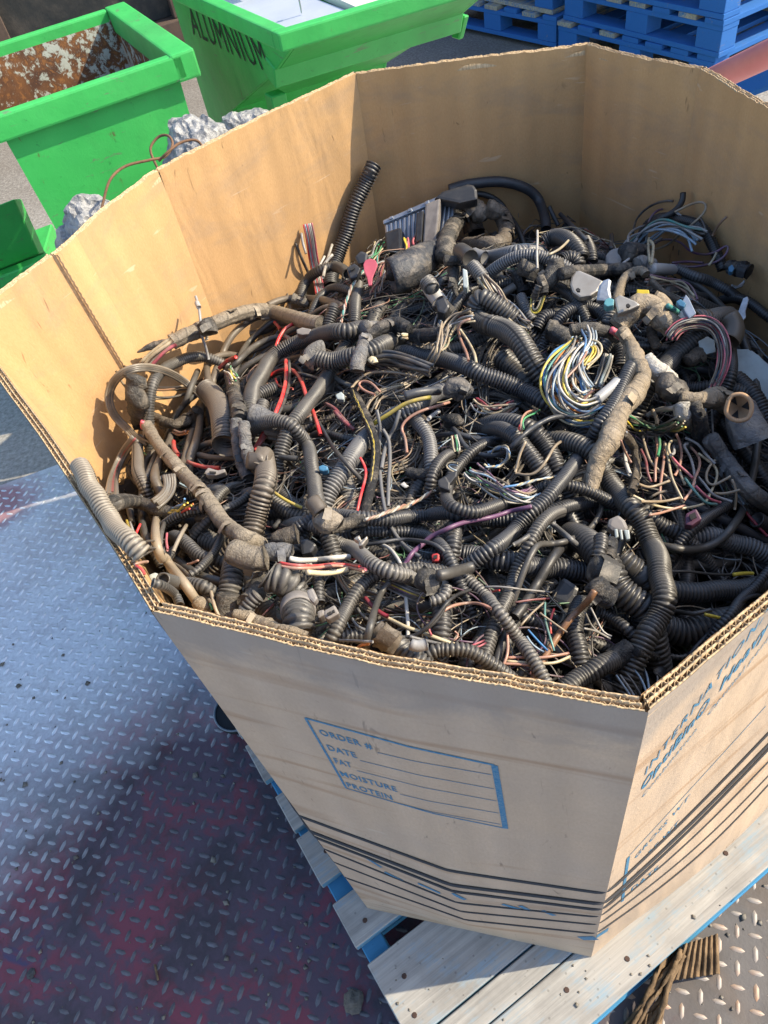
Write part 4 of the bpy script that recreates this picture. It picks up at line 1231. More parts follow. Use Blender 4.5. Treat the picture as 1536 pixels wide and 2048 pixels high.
# ---- the buried mass below what can be told apart
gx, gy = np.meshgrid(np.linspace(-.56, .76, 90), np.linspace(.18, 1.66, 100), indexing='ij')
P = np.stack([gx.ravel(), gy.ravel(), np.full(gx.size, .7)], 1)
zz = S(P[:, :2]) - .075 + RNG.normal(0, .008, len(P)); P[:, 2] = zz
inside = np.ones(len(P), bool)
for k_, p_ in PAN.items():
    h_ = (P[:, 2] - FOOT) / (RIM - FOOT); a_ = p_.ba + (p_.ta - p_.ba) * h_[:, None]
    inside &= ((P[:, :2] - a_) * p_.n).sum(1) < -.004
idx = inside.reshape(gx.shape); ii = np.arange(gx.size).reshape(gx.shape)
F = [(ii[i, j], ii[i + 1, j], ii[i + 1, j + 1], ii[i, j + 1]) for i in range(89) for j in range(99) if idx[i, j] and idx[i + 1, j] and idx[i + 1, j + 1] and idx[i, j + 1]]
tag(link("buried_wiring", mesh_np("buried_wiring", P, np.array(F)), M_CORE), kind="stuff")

def walk(x, y, n, step, turn, dz, wob):
    a = random.uniform(0, 6.28); k = 0.0; out = []
    for i in range(n):
        out.append((x, y)); k = .93 * k + random.gauss(0, turn); a += k
        x += step * math.cos(a); y += step * math.sin(a)
        q = np.array([[x, y, .72]]); back, push = outside(q, .05)
        if back[0] > 0 or abs(push).sum() > 0: a += 2.2; x, y = out[-1]
    Q = np.array(out); z = S(Q) + dz + smooth(RNG.normal(0, wob, n), 4)
    Q = np.concatenate([Q, z[:, None]], 1)
    h_ = (Q[:, 2] - FOOT) / (RIM - FOOT)
    return smooth3(Q, 5)
ZONES = [("near left part", -.25, .62, .20), ("near right part", .30, .55, .25), ("middle", .08, .85, .22), ("far left part", -.18, 1.08, .22), ("far right part", .42, 1.12, .22), ("far end", .12, 1.38, .2)]
n_f = 0
for zname, x0, y0, sp_ in ZONES:
    for k_ in range(23):
        kind = random.random()
        Q = walk(random.gauss(x0, sp_ * .6), random.gauss(y0, sp_ * .6), random.randint(50, 100), .014, .035, random.uniform(-.06, -.012), .012)
        b_, p_ = outside(Q, .012)
        Q = Q[(b_ < 0)]
        if len(Q) < 10: continue
        Q[:, :2] += outside(Q, .02)[1]
        Q = cr(Q[::2], 5)
        dusty = zname in ("near left part", "far left part")
        if kind < .62:
            r = random.choice((.006, .0075, .009, .011, .0135))
            ck = random.choice("dbg" if dusty else "kknd")
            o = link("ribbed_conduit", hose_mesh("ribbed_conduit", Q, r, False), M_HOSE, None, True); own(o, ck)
            tag(o, "%s %s ribbed conduit half buried in the %s of the heap" % ("slim" if r < .007 else "thick" if r > .012 else "medium" if r > .01 else "finger-thick", dict(k="black", n="blue-black", d="charcoal", b="brown", g="grey")[ck], zname), "conduit", "half buried conduits, %s of the heap" % zname)
        else:
            r = random.choice((.003, .004, .005, .007))
            ck = random.choice("dbgt" if dusty else "kkdn")
            o = link("rubber_cable", round_mesh("rubber_cable", Q, r), M_CABLE, None, True); own(o, ck)
            tag(o, "%s %s smooth cable half buried in the %s of the heap" % ("thin" if r < .0035 else "thick" if r > .006 else "medium" if r > .0045 else "pencil-thin", dict(k="black", n="blue-black", d="charcoal", b="brown", g="grey", t="tan")[ck], zname), "cable", "half buried cables, %s of the heap" % zname)
# ---- hair-thin loose wires nobody could count, as one tangle
V = []; F = []; K = []; nv = 0
pal_w = ["k", "k", "n", "d", "d", "n", "k", "d", "n", "dr", "k", "gry", "grn", "pur", "lbl", "tan", "cre", "sal", "n"]
for k_ in range(640):
    zname, x0, y0, sp_ = random.choice(ZONES)
    Q = walk(random.gauss(x0, sp_), random.gauss(y0, sp_), random.randint(50, 120), .008, .085, random.uniform(-.04, .003), .009)
    b_, p_ = outside(Q, .006); Q = Q[b_ < 0]
    if len(Q) < 8: continue
    Q[:, :2] += outside(Q, .012)[1]
    v, f = flat_tube(cr(Q[::2], 4), random.uniform(.0006, .0011), 5)
    c = COLR[random.choice(pal_w)]; kk = random.uniform(.35, .9)
    V.append(v); F.append(f + nv); nv += len(v); K.append(np.tile([*[x * kk for x in c], 1], (len(v), 1)))
tag(link("wire_tangle", mesh_np("wire_tangle", np.concatenate(V), np.concatenate(F), None, None, np.concatenate(K)), M_WIRE, None, True), kind="stuff")
# ================================================================== the pieces of the heap that can be told apart, lowest first
# --- far end, against the back walls
S_("H:150,75 260,40 380,22 500,12 620,25 740,65 820,130 862,220 885,300 892,380", 19, "n", "thick black hose arching up against the back wall behind the finned module", name="thick_hose", cat="hose")
S_("H:915,205 950,280 985,350", 9, "k", "short black rod leaning on the back wall beside the arched hose", name="rod", cat="rod")
C_("H:1195,465 1225,540 1245,630", 25, "k", "short black ribbed sleeve at the foot of the thin leaning rod")
S_("H:1000,262 1060,320 1130,395 1205,470", 9, "n", "thin dark rod slanting up from a ribbed sleeve to the back wall", name="rod", cat="rod")
C_("H:880,480 960,440 1060,450 1130,520 1160,600", 34, "k", "ribbed hose bend in the shade below the leaning rods")
C_("H:1010,620 1060,590 1120,600 1140,660", 30, "k", "stubby ribbed elbow behind the braided harness")
C_("I:560,420 580,310 660,240 760,215 870,225 980,270 1060,340 1110,430 1150,520 1190,610", 21, "k", "black ribbed hoop standing in the far right corner behind the frayed grey wires")
S_("I:590,300 640,255 720,215 800,175 850,130 880,80 884,20", 11, "k", "black torn rubber strip with a frayed tip above the frayed grey wires", name="rubber_strip", cat="strip")
S_("I:330,450 335,400 335,345", 9, "k", "short black stub poking up beside the grey moulded cover", name="stub", cat="stub")
B_("I:450,470 520,380 640,310 760,280 880,290 980,330 1040,380", 26, 9, ["lbl", "gry", "n", "lbl", "tea"], 4.5, "bowed bundle of grey and bluish thin wires in the far right corner", fan=.9, loose=.5)
for k_, (pth, c) in enumerate([("I:500,330 520,240 580,160 660,110 740,85 810,85", "n"), ("I:615,260 640,200 690,155 725,148", "pur"), ("I:820,170 920,120 1010,92 1062,105 1050,170 970,250 860,340 780,410 680,455 580,470", "tan"),
                         ("I:830,175 870,190 885,230 882,290", "gry"), ("I:1018,215 1050,270 1058,330", "k"), ("I:1220,205 1165,255 1135,300 1110,350", "brn"),
                         ("I:650,420 740,380 860,400 940,470 1050,495 1150,470 1220,420 1235,450 1180,530 1060,575 930,590 800,570", "pur"), ("I:400,580 480,520 600,440 720,370", "gry"), ("I:600,390 610,320 660,270 720,262", "gry"),
                         ("I:460,420 470,340 540,290 640,262", "gry"), ("I:800,560 920,550 1040,560", "pur"), ("I:1140,480 1120,530 1080,580", "cre")]):
    W_(pth, 4.6, c, ["dark looping wire standing highest left of the frayed grey wires", "short purple wire end curling up by the black rubber strip", "long pale wire making the tallest loop over the far right corner", "short grey wire hooked below the tall pale loop",
        "black wire end sticking up right of the ribbed hoop", "brown wire end pointing up to the right wall", "purple wire in a wide flat loop reaching toward the right wall", "grey wire slanting down to the grey moulded cover", "small grey curl above the bowed bundle",
        "grey wire bowed along the left of the ribbed hoop", "purple wire lying level under the bowed bundle", "cream wire end at the right foot of the ribbed hoop"][k_], .02, lift=.03)
for k_, pth in enumerate(["I:622,370 615,430 622,500 630,560", "I:630,390 655,420 650,500 640,570"]):
    W_(pth, 5.5, "cre", ["upright cream wire end by the clear sleeve, left of a matching one", "upright cream wire end by the clear sleeve, right of a matching one"][k_], .03)
# --- lower right, deep in the shade of the wall
C_("O:560,250 780,322 1000,332 1200,322 1440,280", 44, "k", "very thick black ribbed hose lying level in the shade by the right wall")
C_("O:600,560 780,630 950,630 1130,560", 58, "k", "thickest black ribbed hose low in the shaded right corner")
S_("O:790,165 920,165 1100,185 1280,190", 6, "d", "thin grey lead with a yellow end in the shade by the right wall", name="lead")
S_("O:1270,190 1340,180 1418,180", 8, "yel", "yellow sleeved lead end beside the right wall", name="lead_end", cat="lead")
S_("O:780,465 860,475 960,490 1100,460", 9, "d", "grey tube end sticking out in the shaded right corner", name="tube")
S_("O:1050,495 1120,510 1175,525", 7, "yel", "short yellow wire in the shaded right corner by the wall", name="lead_end", cat="lead")
C_("O:400,60 520,170 610,270", 50, "k", "thick ribbed hose passing under the big arched hose on the right")
C_("O:340,200 440,340 540,440 620,560", 60, "k", "wide ribbed hose running behind the tape wrapped block")
C_("O:240,480 330,520 440,600 520,680", 24, "k", "thin ribbed hose ending at the sleeve of the big arch")
C_("O:680,770 760,815 860,825 930,810", 14, "k", "thin ribbed conduit between the big arch's sleeve and the right wall")
for k_, pth in enumerate(["O:560,880 600,940 620,1040 625,1090", "O:500,910 560,980 590,1060 610,1110", "O:440,940 500,1010 540,1080 570,1130", "O:400,960 450,1030 500,1100 520,1140", "O:370,960 410,1020 470,1100 490,1140"]):
    W_(pth, 4.5, ["lbl", "lbl", "n", "gry", "lbl"][k_], ["bluish wire fanning down under the big sleeve, %s of five" % q_ for q_ in ("rightmost", "second from right", "middle", "second from left", "leftmost")][k_])
W_("O:680,950 690,1010 650,1080", 4, "gry", "thin grey wire standing in the near right corner of the heap")
W_("O:670,945 740,1000 800,1040", 4, "d", "thin dark wire running into the near right corner of the heap")
S_("O:810,1010 860,920 960,770 1080,640 1170,540 1255,455", 8, "n", "dark cable lying along the right wall beside a ribbed conduit")
C_("O:840,1035 930,920 1040,770 1150,610 1240,500 1330,390 1440,280 1530,170", 20, "n", "black ribbed conduit running straight up along the right wall", fine=True)
# --- right middle, lower layer
C_("M:640,680 740,740 850,800", 34, "k", "ribbed hose buried below the curly wires, right of the big arch")
C_("M:1060,810 1180,825 1300,860 1420,910 1540,965", 38, "s", "pale bluish ribbed hose running out to the right wall")
C_("M:1245,555 1130,620 1020,700 930,790 860,870", 24, "k", "ribbed conduit crossing below the open connector on the right")
S_("M:1365,630 1440,720 1530,815", 6, "dr", "thin maroon wire in the dark by the right wall", name="lead")
S_("I:870,690 960,715 1060,780 1150,860 1230,950 1310,1060 K:1310,120 1375,300 1420,460 1460,640 1480,800 1465,950 M:1450,160 1430,300 1400,420 1370,530 1330,640 1250,760 1160,850 1040,905 900,920 730,895", 15, "d", "long smooth grey cable sweeping round the whole right side of the heap", name="long_cable")
C_("I:830,600 930,635 1040,680 1150,725 1260,785", 21, "s", "ribbed conduit slanting down from the clear sleeve to the right wall")
S_("I:1230,770 1300,830 1370,860", 21, "k", "smooth black joint on the conduit by the right wall", name="joint", cat="joint")
C_("I:1370,850 1430,890 1500,940 1560,990", 20, "k", "ribbed conduit end beyond the black joint at the right wall")
C_("K:1180,560 1240,530 1310,540 1390,610", 34, "k", "short ribbed hose bend behind the wrapped paper cup")
C_("K:1240,240 1255,400 1240,520 1200,620", 26, "k", "ribbed hose hanging down behind the red and blue wire arch")
C_("K:1090,900 1120,850 1145,800", 24, "k", "short ribbed piece between the wrapped cup and the grey harness")
C_("K:540,270 600,265 660,275", 20, "k", "short ribbed piece in the hollow behind the brown taped arch")
C_("K:600,700 700,640 820,600 1000,600 1100,580", 28, "k", "ribbed hose across the hollow below the red and blue wires")
# --- long hanks of thin dark and tan wire lying between the conduits
rw = random.Random(5)
HZ = [("near left", 430, 1080), ("near right", 1080, 1190), ("centre", 880, 930), ("left", 480, 830), ("right", 1300, 950), ("far right", 1400, 640), ("rear", 980, 640), ("front", 820, 1210), ("far right", 1480, 800), ("centre", 760, 780)]
for k_ in range(30):
    zn, u0, v0 = HZ[k_ % len(HZ)]
    u, v = u0 + rw.gauss(0, 70), v0 + rw.gauss(0, 60); a = rw.uniform(0, 6.28); cv = rw.choice((-1, 1)) * rw.uniform(.15, .55); pts = []
    for q_ in range(rw.randint(5, 9)):
        if not (225 < u < 1510 and 470 < v < 1290): break
        pts.append((u, v)); u += 62 * math.cos(a); v += 48 * math.sin(a); a += cv + rw.gauss(0, .2)
    if len(pts) < 4: continue
    kind = rw.choice(("dark", "tan", "grey", "mixed")); nw = rw.randint(5, 9)
    B_(np.array(pts), rw.uniform(14, 30), nw, dict(dark=["k", "n", "d", "d"], tan=["tan", "d", "b", "brn"], grey=["gry", "d", "lbl", "n"], mixed=["d", "tan", "dr", "gry", "pur", "k", "grn"])[kind], rw.uniform(3.2, 4.6),
       "hank of %d thin %s wires winding between the conduits at the %s" % (nw, kind, zn), -.012, name="wire_hank", loose=.35, lift=.03)["group"] = "hanks of thin wire between the conduits"
# --- middle, lower layer
C_("L:800,90 880,190 940,290 985,400", 40, "k", "dark ribbed hose sinking into the middle of the heap")
C_("L:700,180 790,290 860,400", 34, "k", "dark ribbed hose left of its twin in the middle of the heap")
C_("J:560,370 640,420 720,500 790,590", 44, "d", "grey ribbed stub under the snaking thick conduit")
C_("N:80,110 200,140 330,170 520,190 700,205 880,215 1060,240", 43, "n", "thick ribbed hose crossing level below the diagonal conduits")
C_("L:190,810 180,920 165,1080", 33, "k", "short upright ribbed hose beside the red crimped plug")
C_("F:810,255 920,265 1040,275 1190,320", 26, "n", "ribbed conduit behind the taped knot with the cut tube")
C_("E:860,940 1000,935 1150,940 1290,955 1400,1000 1490,1060", 24, "n", "ribbed conduit lying just below the long level hose")
C_("F:1085,590 1080,700 1082,850", 38, "k", "upright ribbed hose half hidden by the cream wire")
C_("F:200,890 320,820 520,800", 32, "k", "ribbed hose under the torn near edge, left of the cut hose end")
C_("E:170,690 250,750 340,800 430,835", 30, "d", "brownish ribbed hose left of the pale taped knob")
C_("E:490,820 440,910 390,1010 340,1090", 32, "d", "ribbed hose slanting down behind the torn tape")
C_("E:590,180 680,205 800,235", 18, "k", "short ribbed conduit behind the maroon wires")
C_("F:140,330 140,440 150,560", 24, "k", "upright dark ribbed conduit behind the shiny ribbed elbow")
C_("E:1255,60 1320,130 1370,220 1390,320 1392,440", 29, "s", "pale grey ribbed hose curving down to a band of black tape")
T_("E:1220,480 1330,500 1470,480", 24, "k", "band of torn black tape across the pale grey hose", taper=[.9, 1, 1.1, .9])
C_("E:1390,520 1385,580 1375,640", 24, "k", "end of the pale grey hose below the band of black tape")
C_("E:590,670 680,530 780,390 880,250 1000,130 1130,40 D:1330,930 1440,860", 35, "s", "grey ribbed hose rising to the right from the pale taped knob")
S_("D:1190,890 1290,865 1450,850", 17, "n", "smooth black tube with an open end above the yellow wire", name="tube", cat="tube")
S_("L:250,115 330,140 420,150 520,135 620,105 710,60", 12, "n", "smooth dark cable curving to the right in the middle of the heap")
S_("L:215,110 260,190 330,240 420,270 530,265 610,220 700,130 790,60 890,0", 10, "n", "smooth dark cable dipping and rising below the split conduit")
S_("E:560,150 640,290 750,420 840,520", 9, "k", "thin black cable slanting through the middle left of the heap")
# --- left and centre-left tangle of rubber cables
for pth, w, c, lab in [("D:0,640 120,580 260,520 420,450", 12, "d", "grey cable at the far left of the fan below the arched conduit"),
    ("D:0,555 120,500 260,420 390,345", 11, "g", "pale grey cable of the fan, third below the dusty branch"),
    ("D:0,470 80,390 160,310 220,270", 12, "d", "dark cable of the fan closest to the dusty branch"),
    ("D:0,410 120,390 200,340 300,320", 13, "d", "dark cable running under the red wires near the dusty branch"),
    ("A:1536,330 1440,410 1340,520 1270,690", 11, "d", "dark cable bending down beside the cut cable stub"),
    ("A:1536,450 1400,520 1250,660 1090,790 900,930", 12, "d", "dark cable going down left behind the brown ribbed hose"),
    ("A:1430,285 1350,330 1260,410 1200,500 1160,600 1120,700 1085,820", 13, "b", "brown cable looping down from the dusty branch, right leg of a fork"),
    ("A:1110,600 1060,620 1050,680 1060,760 1075,820", 13, "b", "brown cable looping down from the dusty branch, left leg of a fork"),
    ("A:980,700 930,820 890,930 830,1010 760,1080", 12, "d", "dark cable along the foot of the lit back wall on the left"),
    ("D:140,195 220,160 320,140 430,140 560,155 690,195", 14, "b", "brown cable rising over the fan toward the small ribbed hoops"),
    ("D:460,280 510,240 560,210 600,200", 9, "g", "short grey cable below the smaller ribbed hoop"),
    ("D:250,420 300,450 350,480", 9, "g", "short grey cable end above the arched conduit"),
    ("E:0,350 130,355 370,375", 12, "d", "straight dark cable end left of the ribbed joint"),
    ("B:1240,190 1150,170 1060,180 980,220 900,290", 13, "b", "brown cable bowed over behind the twin taped legs"),
    ("B:1250,290 1100,290 1000,270 900,255 840,290", 12, "b", "brown cable lying level behind the twin taped legs"),
    ("B:650,235 590,300 565,380 590,450 660,470 740,430", 12, "b", "brown cable in a U below the dusty branch"),
    ("B:680,230 640,320 600,420 570,480", 12, "d", "dark cable left of the brown U below the dusty branch"),
    ("B:940,80 910,180 880,300 830,420 780,560 730,650", 14, "b", "brown cable dropping steeply behind the dusty branch"),
    ("A:1010,960 1000,1060 990,1152 B:960,190 930,260", 15, "b", "thick brown cable dropping from behind the ribbed brown hose"),
    ("B:790,100 760,180 690,310 650,440 690,540", 16, "b", "pale brown cable dropping beside the red wire behind the dusty branch"),
    ("B:1060,540 1100,580 1180,600 1290,610", 9, "d", "dark cable bent like a hook under the broken plug"),
    ("B:970,750 1050,755 1130,740", 18, "b", "stubby brown cable end beside the torn tape"),
    ("C:440,310 520,370 620,430 760,470", 17, "d", "dark cable going right behind the near left hose"),
    ("C:370,320 450,360 530,430 600,510 690,620", 9, "b", "thin brown cable crossing the near left corner"),
    ("C:350,0 320,90 310,170 330,240", 9, "d", "thin dark cable beside the tan cable in the near left corner"),
    ("D:330,650 380,680 410,760 430,900", 8, "k", "black wire arched behind the red wire"),
    ("D:60,760 150,730 280,710 420,730 600,780", 8, "d", "grey cable lying level below the arched conduit"),
    ("D:640,690 650,750 720,790 790,820", 10, "g", "grey cable end curling by the yellow braided cable")]:
    S_(pth, w, c, lab)
for pth, c, lab, w in [("D:190,325 215,350 235,380", "red", "short red wire end near the dusty branch", 7), ("D:340,335 280,360 250,400 215,460 195,530", "red", "red wire bent down beside the pale connector", 7),
    ("D:195,760 210,800 250,825 330,835", "red", "thin red wire curving left of the upright red one", 5),
    ("D:140,745 200,705 290,685 350,710 400,790 435,900 480,1000 520,1120 E:540,190", "red", "red wire arching over and dropping right beside the joint", 8),
    ("D:300,620 305,760 280,880 240,990 190,1080", "k", "black wire running close beside the upright red one", 7), ("D:275,615 275,760 245,900 205,1000 175,1070", "red", "upright bright red wire left of the ribbed joint", 8),
    ("E:180,20 110,170 60,260 20,330", "red", "red wire end slanting below the silver taped joint", 9), ("D:580,950 650,985 710,1060 770,1120", "dr", "maroon wire slanting down in the middle left", 8),
    ("E:650,10 720,90 800,150", "dr", "maroon wire beyond the black cable in the middle left", 8), ("E:845,365 880,430 890,500 860,620 840,700 822,785", "red", "orange red wire beside the yellow braided cable", 6),
    ("B:795,165 800,220 830,270", "red", "short red wire hooked behind the dusty branch", 9), ("B:905,320 960,345 1060,365 1150,370", "red", "red wire ending at the broken plug", 9),
    ("A:1145,680 1200,625 1275,590", "red", "short bright red wire below the lit back wall", 8), ("B:1500,120 1460,190 1420,240", "red", "red wire end beside the twin taped legs", 8),
    ("C:1180,640 1130,700 1070,760", "dr", "thin maroon wire in the gap by the shiny ribbed elbow", 4)]:
    W_(pth, w, c, lab, name="red_wire" if c != "k" else "loose_wire")
C_("A:620,860 640,770 700,700 790,640 900,595 1000,590 1100,610", 21, "d", "ribbed conduit looping up the lit wall behind the dusty branch")
C_("B:620,640 580,520 540,400 520,280 515,160", 23, "b", "dusty ribbed conduit climbing the left wall below the cable loop")
C_("B:450,640 465,720 480,800", 14, "d", "thin ribbed conduit end by the yellow, black and red wire tips")
C_("B:560,700 560,800 580,900", 14, "d", "thin ribbed conduit right of the wire tips in the left corner")
C_("B:1160,560 1120,620 1060,680 940,700", 22, "d", "ribbed conduit in the dark below the broken plug")
C_("B:1390,560 1310,620 1230,660 1160,700", 20, "d", "ribbed conduit between the dusty branch and the tall brown hose")
C_("C:500,170 570,240 660,290 800,330", 27, "k", "ribbed hose in the dark hollow of the near left corner")
C_("C:330,455 450,490 560,480 720,560", 24, "d", "ribbed hose low in the near left corner")
C_("A:1040,830 1100,880 1150,960 1190,1060 1200,1150 B:1190,200", 46, "b", "wide brown ribbed hose with a rounded shoulder behind the twin taped legs")
C_("D:100,950 90,1040 60,1110", 26, "d", "short ribbed stub behind the upright red wire")
C_("D:20,930 90,860 200,830", 26, "d", "ribbed conduit bend at the foot of the arched conduit")
C_("G:720,40 680,130 630,240 580,350 535,470 500,590 465,700 425,810 400,900 390,980", 30, "n", "tall ribbed hose leaning up into the far left corner of the box", lift=.03)
B_("G:212,490 235,600 255,740 285,900 315,1050", 19, 6, ["pnk", "w", "gry", "pnk", "lbl", "red"], 3.4, "flat striped ribbon cable standing by the lit wall", flat=True, loose=.02, name="ribbon_cable")
W_("G:165,560 170,620 200,720", 5, "gry", "grey wire end left of the striped ribbon cable")
W_("G:120,640 160,740 215,860", 6, "k", "black wire leaning left of the striped ribbon cable")
for k_, pth in enumerate(["G:400,650 360,780 330,900", "G:345,740 310,800 290,850", "G:405,725 360,770 320,830"]):
    W_(pth, 6, "w", ["white wire end right of the ribbon cable, longest of three", "white wire end right of the ribbon cable, lowest of three", "white wire end right of the ribbon cable, nearest the tall hose"][k_], .04)
C_("G:160,1070 175,980 230,900 310,845 400,820 470,830 520,880", 21, "d", "ribbed conduit hoop crossing the tall leaning hose")
T_("D:325,140 380,160 450,190", 19, "g", "scrap of grey tape on the brown cable by the ribbed hoop", taper=[1.2, .8, 1, .5])
C_("G:270,1110 320,1040 390,990 460,980 520,1000", 17, "d", "smaller ribbed hoop below the first, near the twisted wires")
C_("D:830,40 815,140 805,230 800,340", 25, "d", "upright ribbed conduit behind the arched conduit")
S_("D:640,210 620,290 590,370", 24, "k", "smooth black sleeve at the foot of the tall leaning hose", name="sleeve", cat="sleeve")
C_("D:640,215 630,290 600,380", 25, "k", "ribbed foot of the tall leaning hose above the arched conduit")
B_("G:860,780 760,790 680,820 600,890 550,980 510,1090 D:690,360", 10, 3, ["tea", "w", "sal"], 3.4, "loose teal, white and salmon wires twisted together by the pink clip", twist=6, loose=.1)
# --- module end of the heap
T_("H:330,300 345,350 360,410", 34, "k", "black rubber boot behind the taped arch", wrap=.0)
S_("H:0,275 90,210 180,150 280,112 370,105 470,130 550,190 610,280 660,350 695,420", 11, "k", "black cable bowed over the finned module")
B_("G:1110,540 1060,570 1020,630 1060,690 1110,660", 26, 7, ["yel", "pnk", "yel", "sal", "k"], 4.0, "yellow and pink wires looping out of the module's right plug", loose=.4)
B_("G:970,610 985,670 985,740", 14, 4, ["yel", "pnk", "w"], 3.6, "yellow and pink wires hanging between the module's plugs", loose=.2)
B_("G:790,640 730,700 700,760 680,800", 26, 7, ["tea", "cre", "grn", "gry"], 3.2, "green and cream wires falling from the module's left plug", fan=.4)
B_("G:820,830 780,900 750,980 740,1040", 24, 7, ["brn", "sal", "gry", "dr"], 3.2, "brown and salmon wires below the pink clip", fan=.4)
T_("G:850,900 960,860 1080,775 1180,720 1250,680", 68, "n", "wide black taped trunk below the finned module", taper=[1.0, 1.0, .97, .92, .80, .62], wrap=.07, lump_=.03, hollow=True)
T_("G:860,900 880,780 950,740", 22, "k", "loose black tape end curling off the wide trunk")
S_("G:1130,950 1165,1010 1215,1070 1245,1110", 30, "w", "white plastic sleeve between two black couplings", name="white_sleeve", cat="sleeve")
C_("G:1120,930 1150,960 1165,990", 31, "g", "ribbed collar above the white sleeve", fine=True)
T_("H:60,930 110,990 170,1050", 30, "k", "black coupling below the white sleeve", wrap=.0, lump_=.08, hollow=True)
T_("H:190,640 180,740 190,830 220,930", 24, "d", "strip of dusty tape hanging below the taped arch", taper=[1, 1.1, .8, .2])
C_("H:540,800 600,790 660,800", 22, "k", "short ribbed piece under the silver ribbed conduit")
S_("H:560,870 610,840 650,815", 16, "g", "grey tube end under the silver ribbed conduit", name="tube", cat="tube")
S_("H:755,770 790,765 825,765", 15, "cre", "cream tube end below the silver ribbed conduit", name="tube", cat="tube")
T_("H:660,700 700,780 720,860", 26, "k", "black braided sleeve dropping from the silver ribbed conduit")
T_("H:690,660 770,680 860,700 930,730", 34, "d", "grey black taped joint under the silver ribbed conduit")
C_("H:240,910 290,860 380,820 440,830", 20, "k", "small ribbed hoop left of the fanned out wires")
C_("H:700,900 740,1000 790,1080", 22, "s", "ribbed conduit leading down to a smooth elbow")
C_("H:820,1140 840,1070 900,1035 980,1060 1060,1100", 24, "n", "bluish ribbed conduit hump right of the smooth elbow")
C_("H:1240,960 1190,900 1160,880", 34, "n", "wide bluish ribbed stub beside the cast bracket")
C_("H:1000,1060 1050,1000 1130,970 1220,975 1300,1010 1370,1080 1410,1130 J:1400,130", 24, "n", "bluish ribbed conduit bridging to the strapped joint")
C_("H:1390,990 1380,1060 1360,1110", 26, "s", "short grey ribbed collar below the teal plug", fine=True)
C_("H:930,800 1000,830 1080,880", 22, "k", "ribbed piece reaching toward the cast bracket")
T_("H:110,600 125,480 170,370 230,290 300,230 370,200", 29, "d", "left side of the high taped arch over the finned module")
T_("H:320,190 380,250 420,300", 34, "b", "crumpled top of the high taped arch", lump_=.35, taper=[.8, 1.1, 1.15, .7])
T_("H:440,220 510,240 570,310 590,400 560,470 480,500 380,500 290,500", 30, "b", "right side of the high taped arch, bent back on itself", taper=[1.15, 1.1, 1, 1, 1, 1.1, 1, 1])
T_("H:110,620 180,620 260,610", 20, "d", "taped joint at the left foot of the high arch")
C_("H:390,595 500,585 620,565 740,555 830,560", 27, "s", "silvery ribbed conduit running right from the high taped arch", fine=True)
C_("H:830,575 900,590 970,630 1070,690", 24, "s", "silvery ribbed conduit beyond the upright white wire", fine=True)
S_("H:335,570 380,590 420,600", 26, "s", "smooth grey collar at the start of the silvery conduit", name="collar", cat="collar")
T_("H:960,620 960,690 920,760 850,790", 32, "d", "loop of dark tape hanging off the silvery conduit")
T_("H:840,740 870,800 880,870", 17, "k", "strip of dark tape hanging under the silvery conduit")
B_("H:790,900 780,980 805,1030 840,990 870,890", 14, 4, ["yel", "cre", "k"], 3.4, "small hanging loop of yellow and cream wires", loose=.15)
C_("H:835,810 815,870 800,910", 15, "k", "small ribbed sleeve above the hanging yellow loop")
W_("H:825,390 825,470 820,560 825,680", 5, "w", "upright white wire with a metal terminal standing on the silvery conduit", .06)
W_("H:910,575 980,540 1030,500 1062,465", 5, "cre", "cream wire end pointing up to the back wall")
C_("H:275,585 320,650 370,720 410,760", 28, "s", "grey ribbed end with many wires fanning out", fine=True)
S_("H:235,545 280,570 310,600", 30, "d", "smooth grey elbow at the top of the fanned out wires", name="elbow", cat="elbow")
B_("H:395,735 470,850 550,950 630,1040 700,1110 770,1150", 31, 13, ["tan", "k", "cre", "gry", "pur", "tan", "k", "w", "grn"], 4.6, "fan of tan, black and cream wires spilling from the grey ribbed end", loose=.3)
# --- right rear: braided harness, brackets region
T_("H:1000,725 1100,705 1200,700 1350,690 1500,680 I:450,605 570,590", 24, "k", "black braided harness lying across the rear of the heap", wrap=.03, lump_=.05)
T_("I:540,590 590,570 640,590", 34, "s", "grey taped knot at the right end of the braided harness", lump_=.3)
S_("I:640,605 720,605 800,612", 20, "gry", "clear sleeve between the grey knot and a ribbed conduit", name="clear_sleeve", cat="sleeve")
T_("I:450,480 510,480 580,520", 34, "k", "crumpled black tape lump beside the frayed grey wires", lump_=.4)
B_("I:600,690 700,690 800,705 880,740 940,800 980,860", 22, 7, ["sal", "cre", "gry", "tan", "pur"], 4.2, "bow of salmon and cream wires right of the yellow plug", loose=.3)
T_("I:640,700 700,760 770,820 850,850", 15, "b", "thin taped cable passing the yellow plug")
T_("I:375,860 390,790 410,720 450,660 520,620 580,620 600,650", 18, "c", "tan taped loop standing behind the brown arch")
S_("I:740,940 800,990 880,1030", 9, "gry", "grey tube under the brown taped arch", name="tube", cat="tube")
C_("K:1010,180 930,240 850,310 780,390 700,470 620,570 570,650", 40, "d", "wide ribbed conduit descending left below the red and blue arch")
C_("K:970,80 1060,50 1150,30 1230,50", 40, "b", "top of the wide ribbed conduit folded over the red and blue arch", fine=True)
S_("K:1230,50 1270,110 1270,190 1240,240", 38, "b", "smooth folded end of the wide conduit by the right wall", name="folded_end", cat="conduit")
T_("K:690,290 640,190 650,120", 20, "b", "short taped piece in the hollow under the brown arch")
T_("K:920,400 980,350 1060,300", 26, "b", "taped stub inside the red and blue wire arch", lump_=.3)
T_("I:660,840 720,860 745,920", 34, "c", "rounded tan knob on the brown taped arch", wrap=.1)
